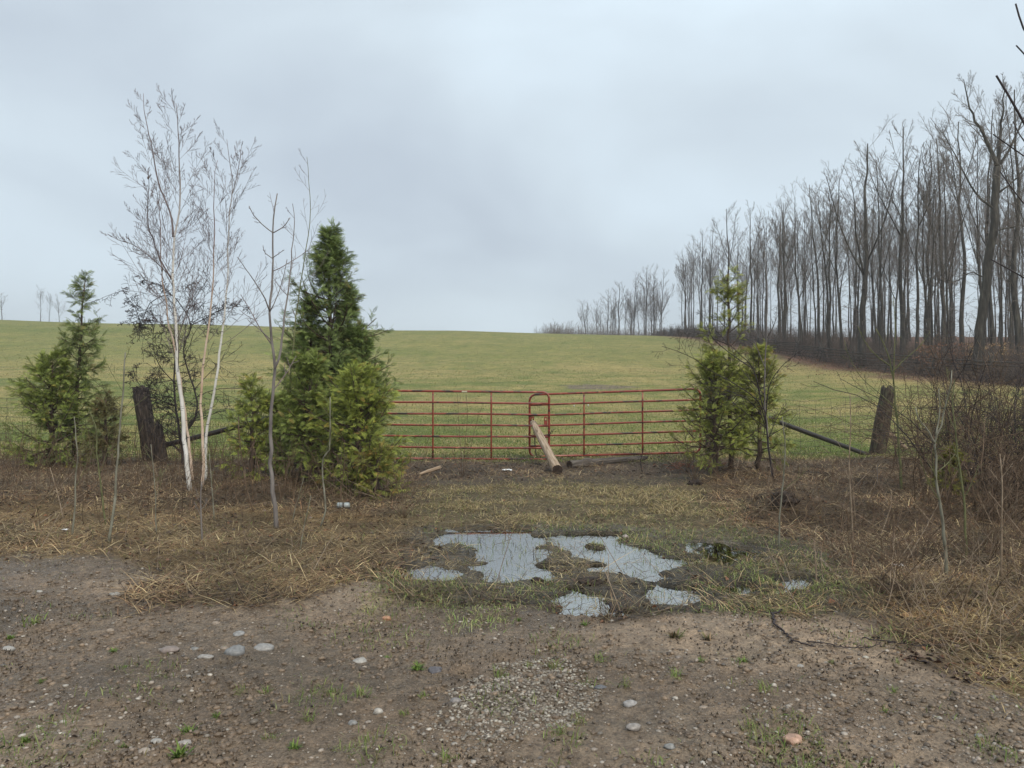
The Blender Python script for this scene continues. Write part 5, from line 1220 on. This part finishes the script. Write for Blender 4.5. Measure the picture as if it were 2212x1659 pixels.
ground_branch("dead_branch", c8([(960,672),(1080,685),(1200,688),(1320,692),(1390,655)]), .004, .002, M_TWIGDARK, "long thin dark twig lying right of the curved branch")
ground_branch("dead_branch", c8([(1280,640),(1440,655),(1600,660),(1710,668)]), .004, .002, M_TWIGDARK, "straight thin twig pointing into the right verge grass")
ground_branch("dead_branch", [(1318,1308),(1330,1320),(1345,1335)], .014, .006, M_TWIGDARK, "short black stick at the front edge of the front puddle", .03)
ground_branch("dead_branch", c8([(1040,180),(1090,230),(1160,300)]), .012, .008, M_TWIGTAN, "greyish stick angled into the grass right of the puddles")
# soil clods / root mound
def clod(u, v, w, label, hh=.5, m_=M_SOIL):
    x, Y, z = groundpt(u, v); s = w * Y / F / 2; v0, f0 = I2; d = 1 + (fbm(v0[:, 0] * 4 + u, v0[:, 1] * 4 + v0[:, 2] * 4, 1, 4) - .5) * 1.0
    o = build("soil_clod", v0 * d[:, None] * [s, s * .8, s * hh] + [x, Y, z], f0, m_, smooth=False); tag(o, label, "soil clod", "dark soil clods")
clod(1694, 1092, 62, "dark mound of dug soil and roots at the right verge", .8)
clod(1500, 1048, 34, "black clump of soil beside the right gate's end", .7)
clod(1160, 1262, 30, "dark sod at the front edge of the left puddle", .5)
clod(1275, 1262, 50, "wet brown sod between the front and right puddles", .45)
# orange dead cedar sprays on the ground by the hinge
ac = Acc(); g = np.random.default_rng(9); n = 60; b0 = groundpt(1490, 1015)
p = np.stack([b0[0] + g.normal(0, .28, n), b0[1] + g.normal(0, .22, n), np.full(n, b0[2] + .05)], 1); dd = norm(np.stack([g.normal(size=n), g.normal(size=n), g.uniform(0, .6, n)], 1))
ac.add(fronds(p, dd, np.tile([0, 0, 1.], (n, 1)) + g.normal(size=(n, 3)) * .4, g.uniform(.08, .17, n), (.22, .055, .02), (.36, .10, .035), g.normal(0, .2, n)[:, None] * np.ones(3), g))
tag(ac.build("dead_cedar_sprays", M_CEDAR), "orange brown dead cedar sprays heaped below the right gate's hinge", "dead foliage", kind="stuff")
# stray leaf clusters hanging in the birches
for (u, v, lab) in [(350, 584, "brown cocoon-like leaf curl hanging on the peach birch stem"), (320, 384, "small dark leaf curl high in the tallest birch"), (353, 782, "single red brown leaf caught in the thorn tangle")]:
    Yq = 11.2 if v < 700 else 12.9; p_ = Vector(at(u, v, Yq)); v0, f0 = I1
    o = build("dead_leaf", v0 * [.016, .008, .026] + np.array(p_), f0, M_TWIGRED, smooth=True); tag(o, lab, "dead leaf", "leaves caught in branches")

# ------------------------------------------------------------------ haze
hm = bpy.data.materials.new("haze_air"); hm.use_nodes = True; t = hm.node_tree; t.nodes.clear()
ho_ = t.nodes.new('ShaderNodeOutputMaterial'); pv = t.nodes.new('ShaderNodeVolumePrincipled')
pv.inputs['Color'].default_value = (.92, .94, .97, 1); pv.inputs['Density'].default_value = .0008; pv.inputs['Anisotropy'].default_value = .2
t.links.new(pv.outputs[0], ho_.inputs['Volume'])
x0, x1, y0, y1, z0, z1 = -1000, 1000, -60, 1600, -45, 40
V = [(a, b_, c_) for a in (x0, x1) for b_ in (y0, y1) for c_ in (z0, z1)]
hz = build("haze", V, np.array([(0, 1, 3, 2), (4, 6, 7, 5), (0, 4, 5, 1), (2, 3, 7, 6), (0, 2, 6, 4), (1, 5, 7, 3)]), hm)
tag(hz, "thin grey drizzle haze greying the far trees", "haze", kind="stuff")
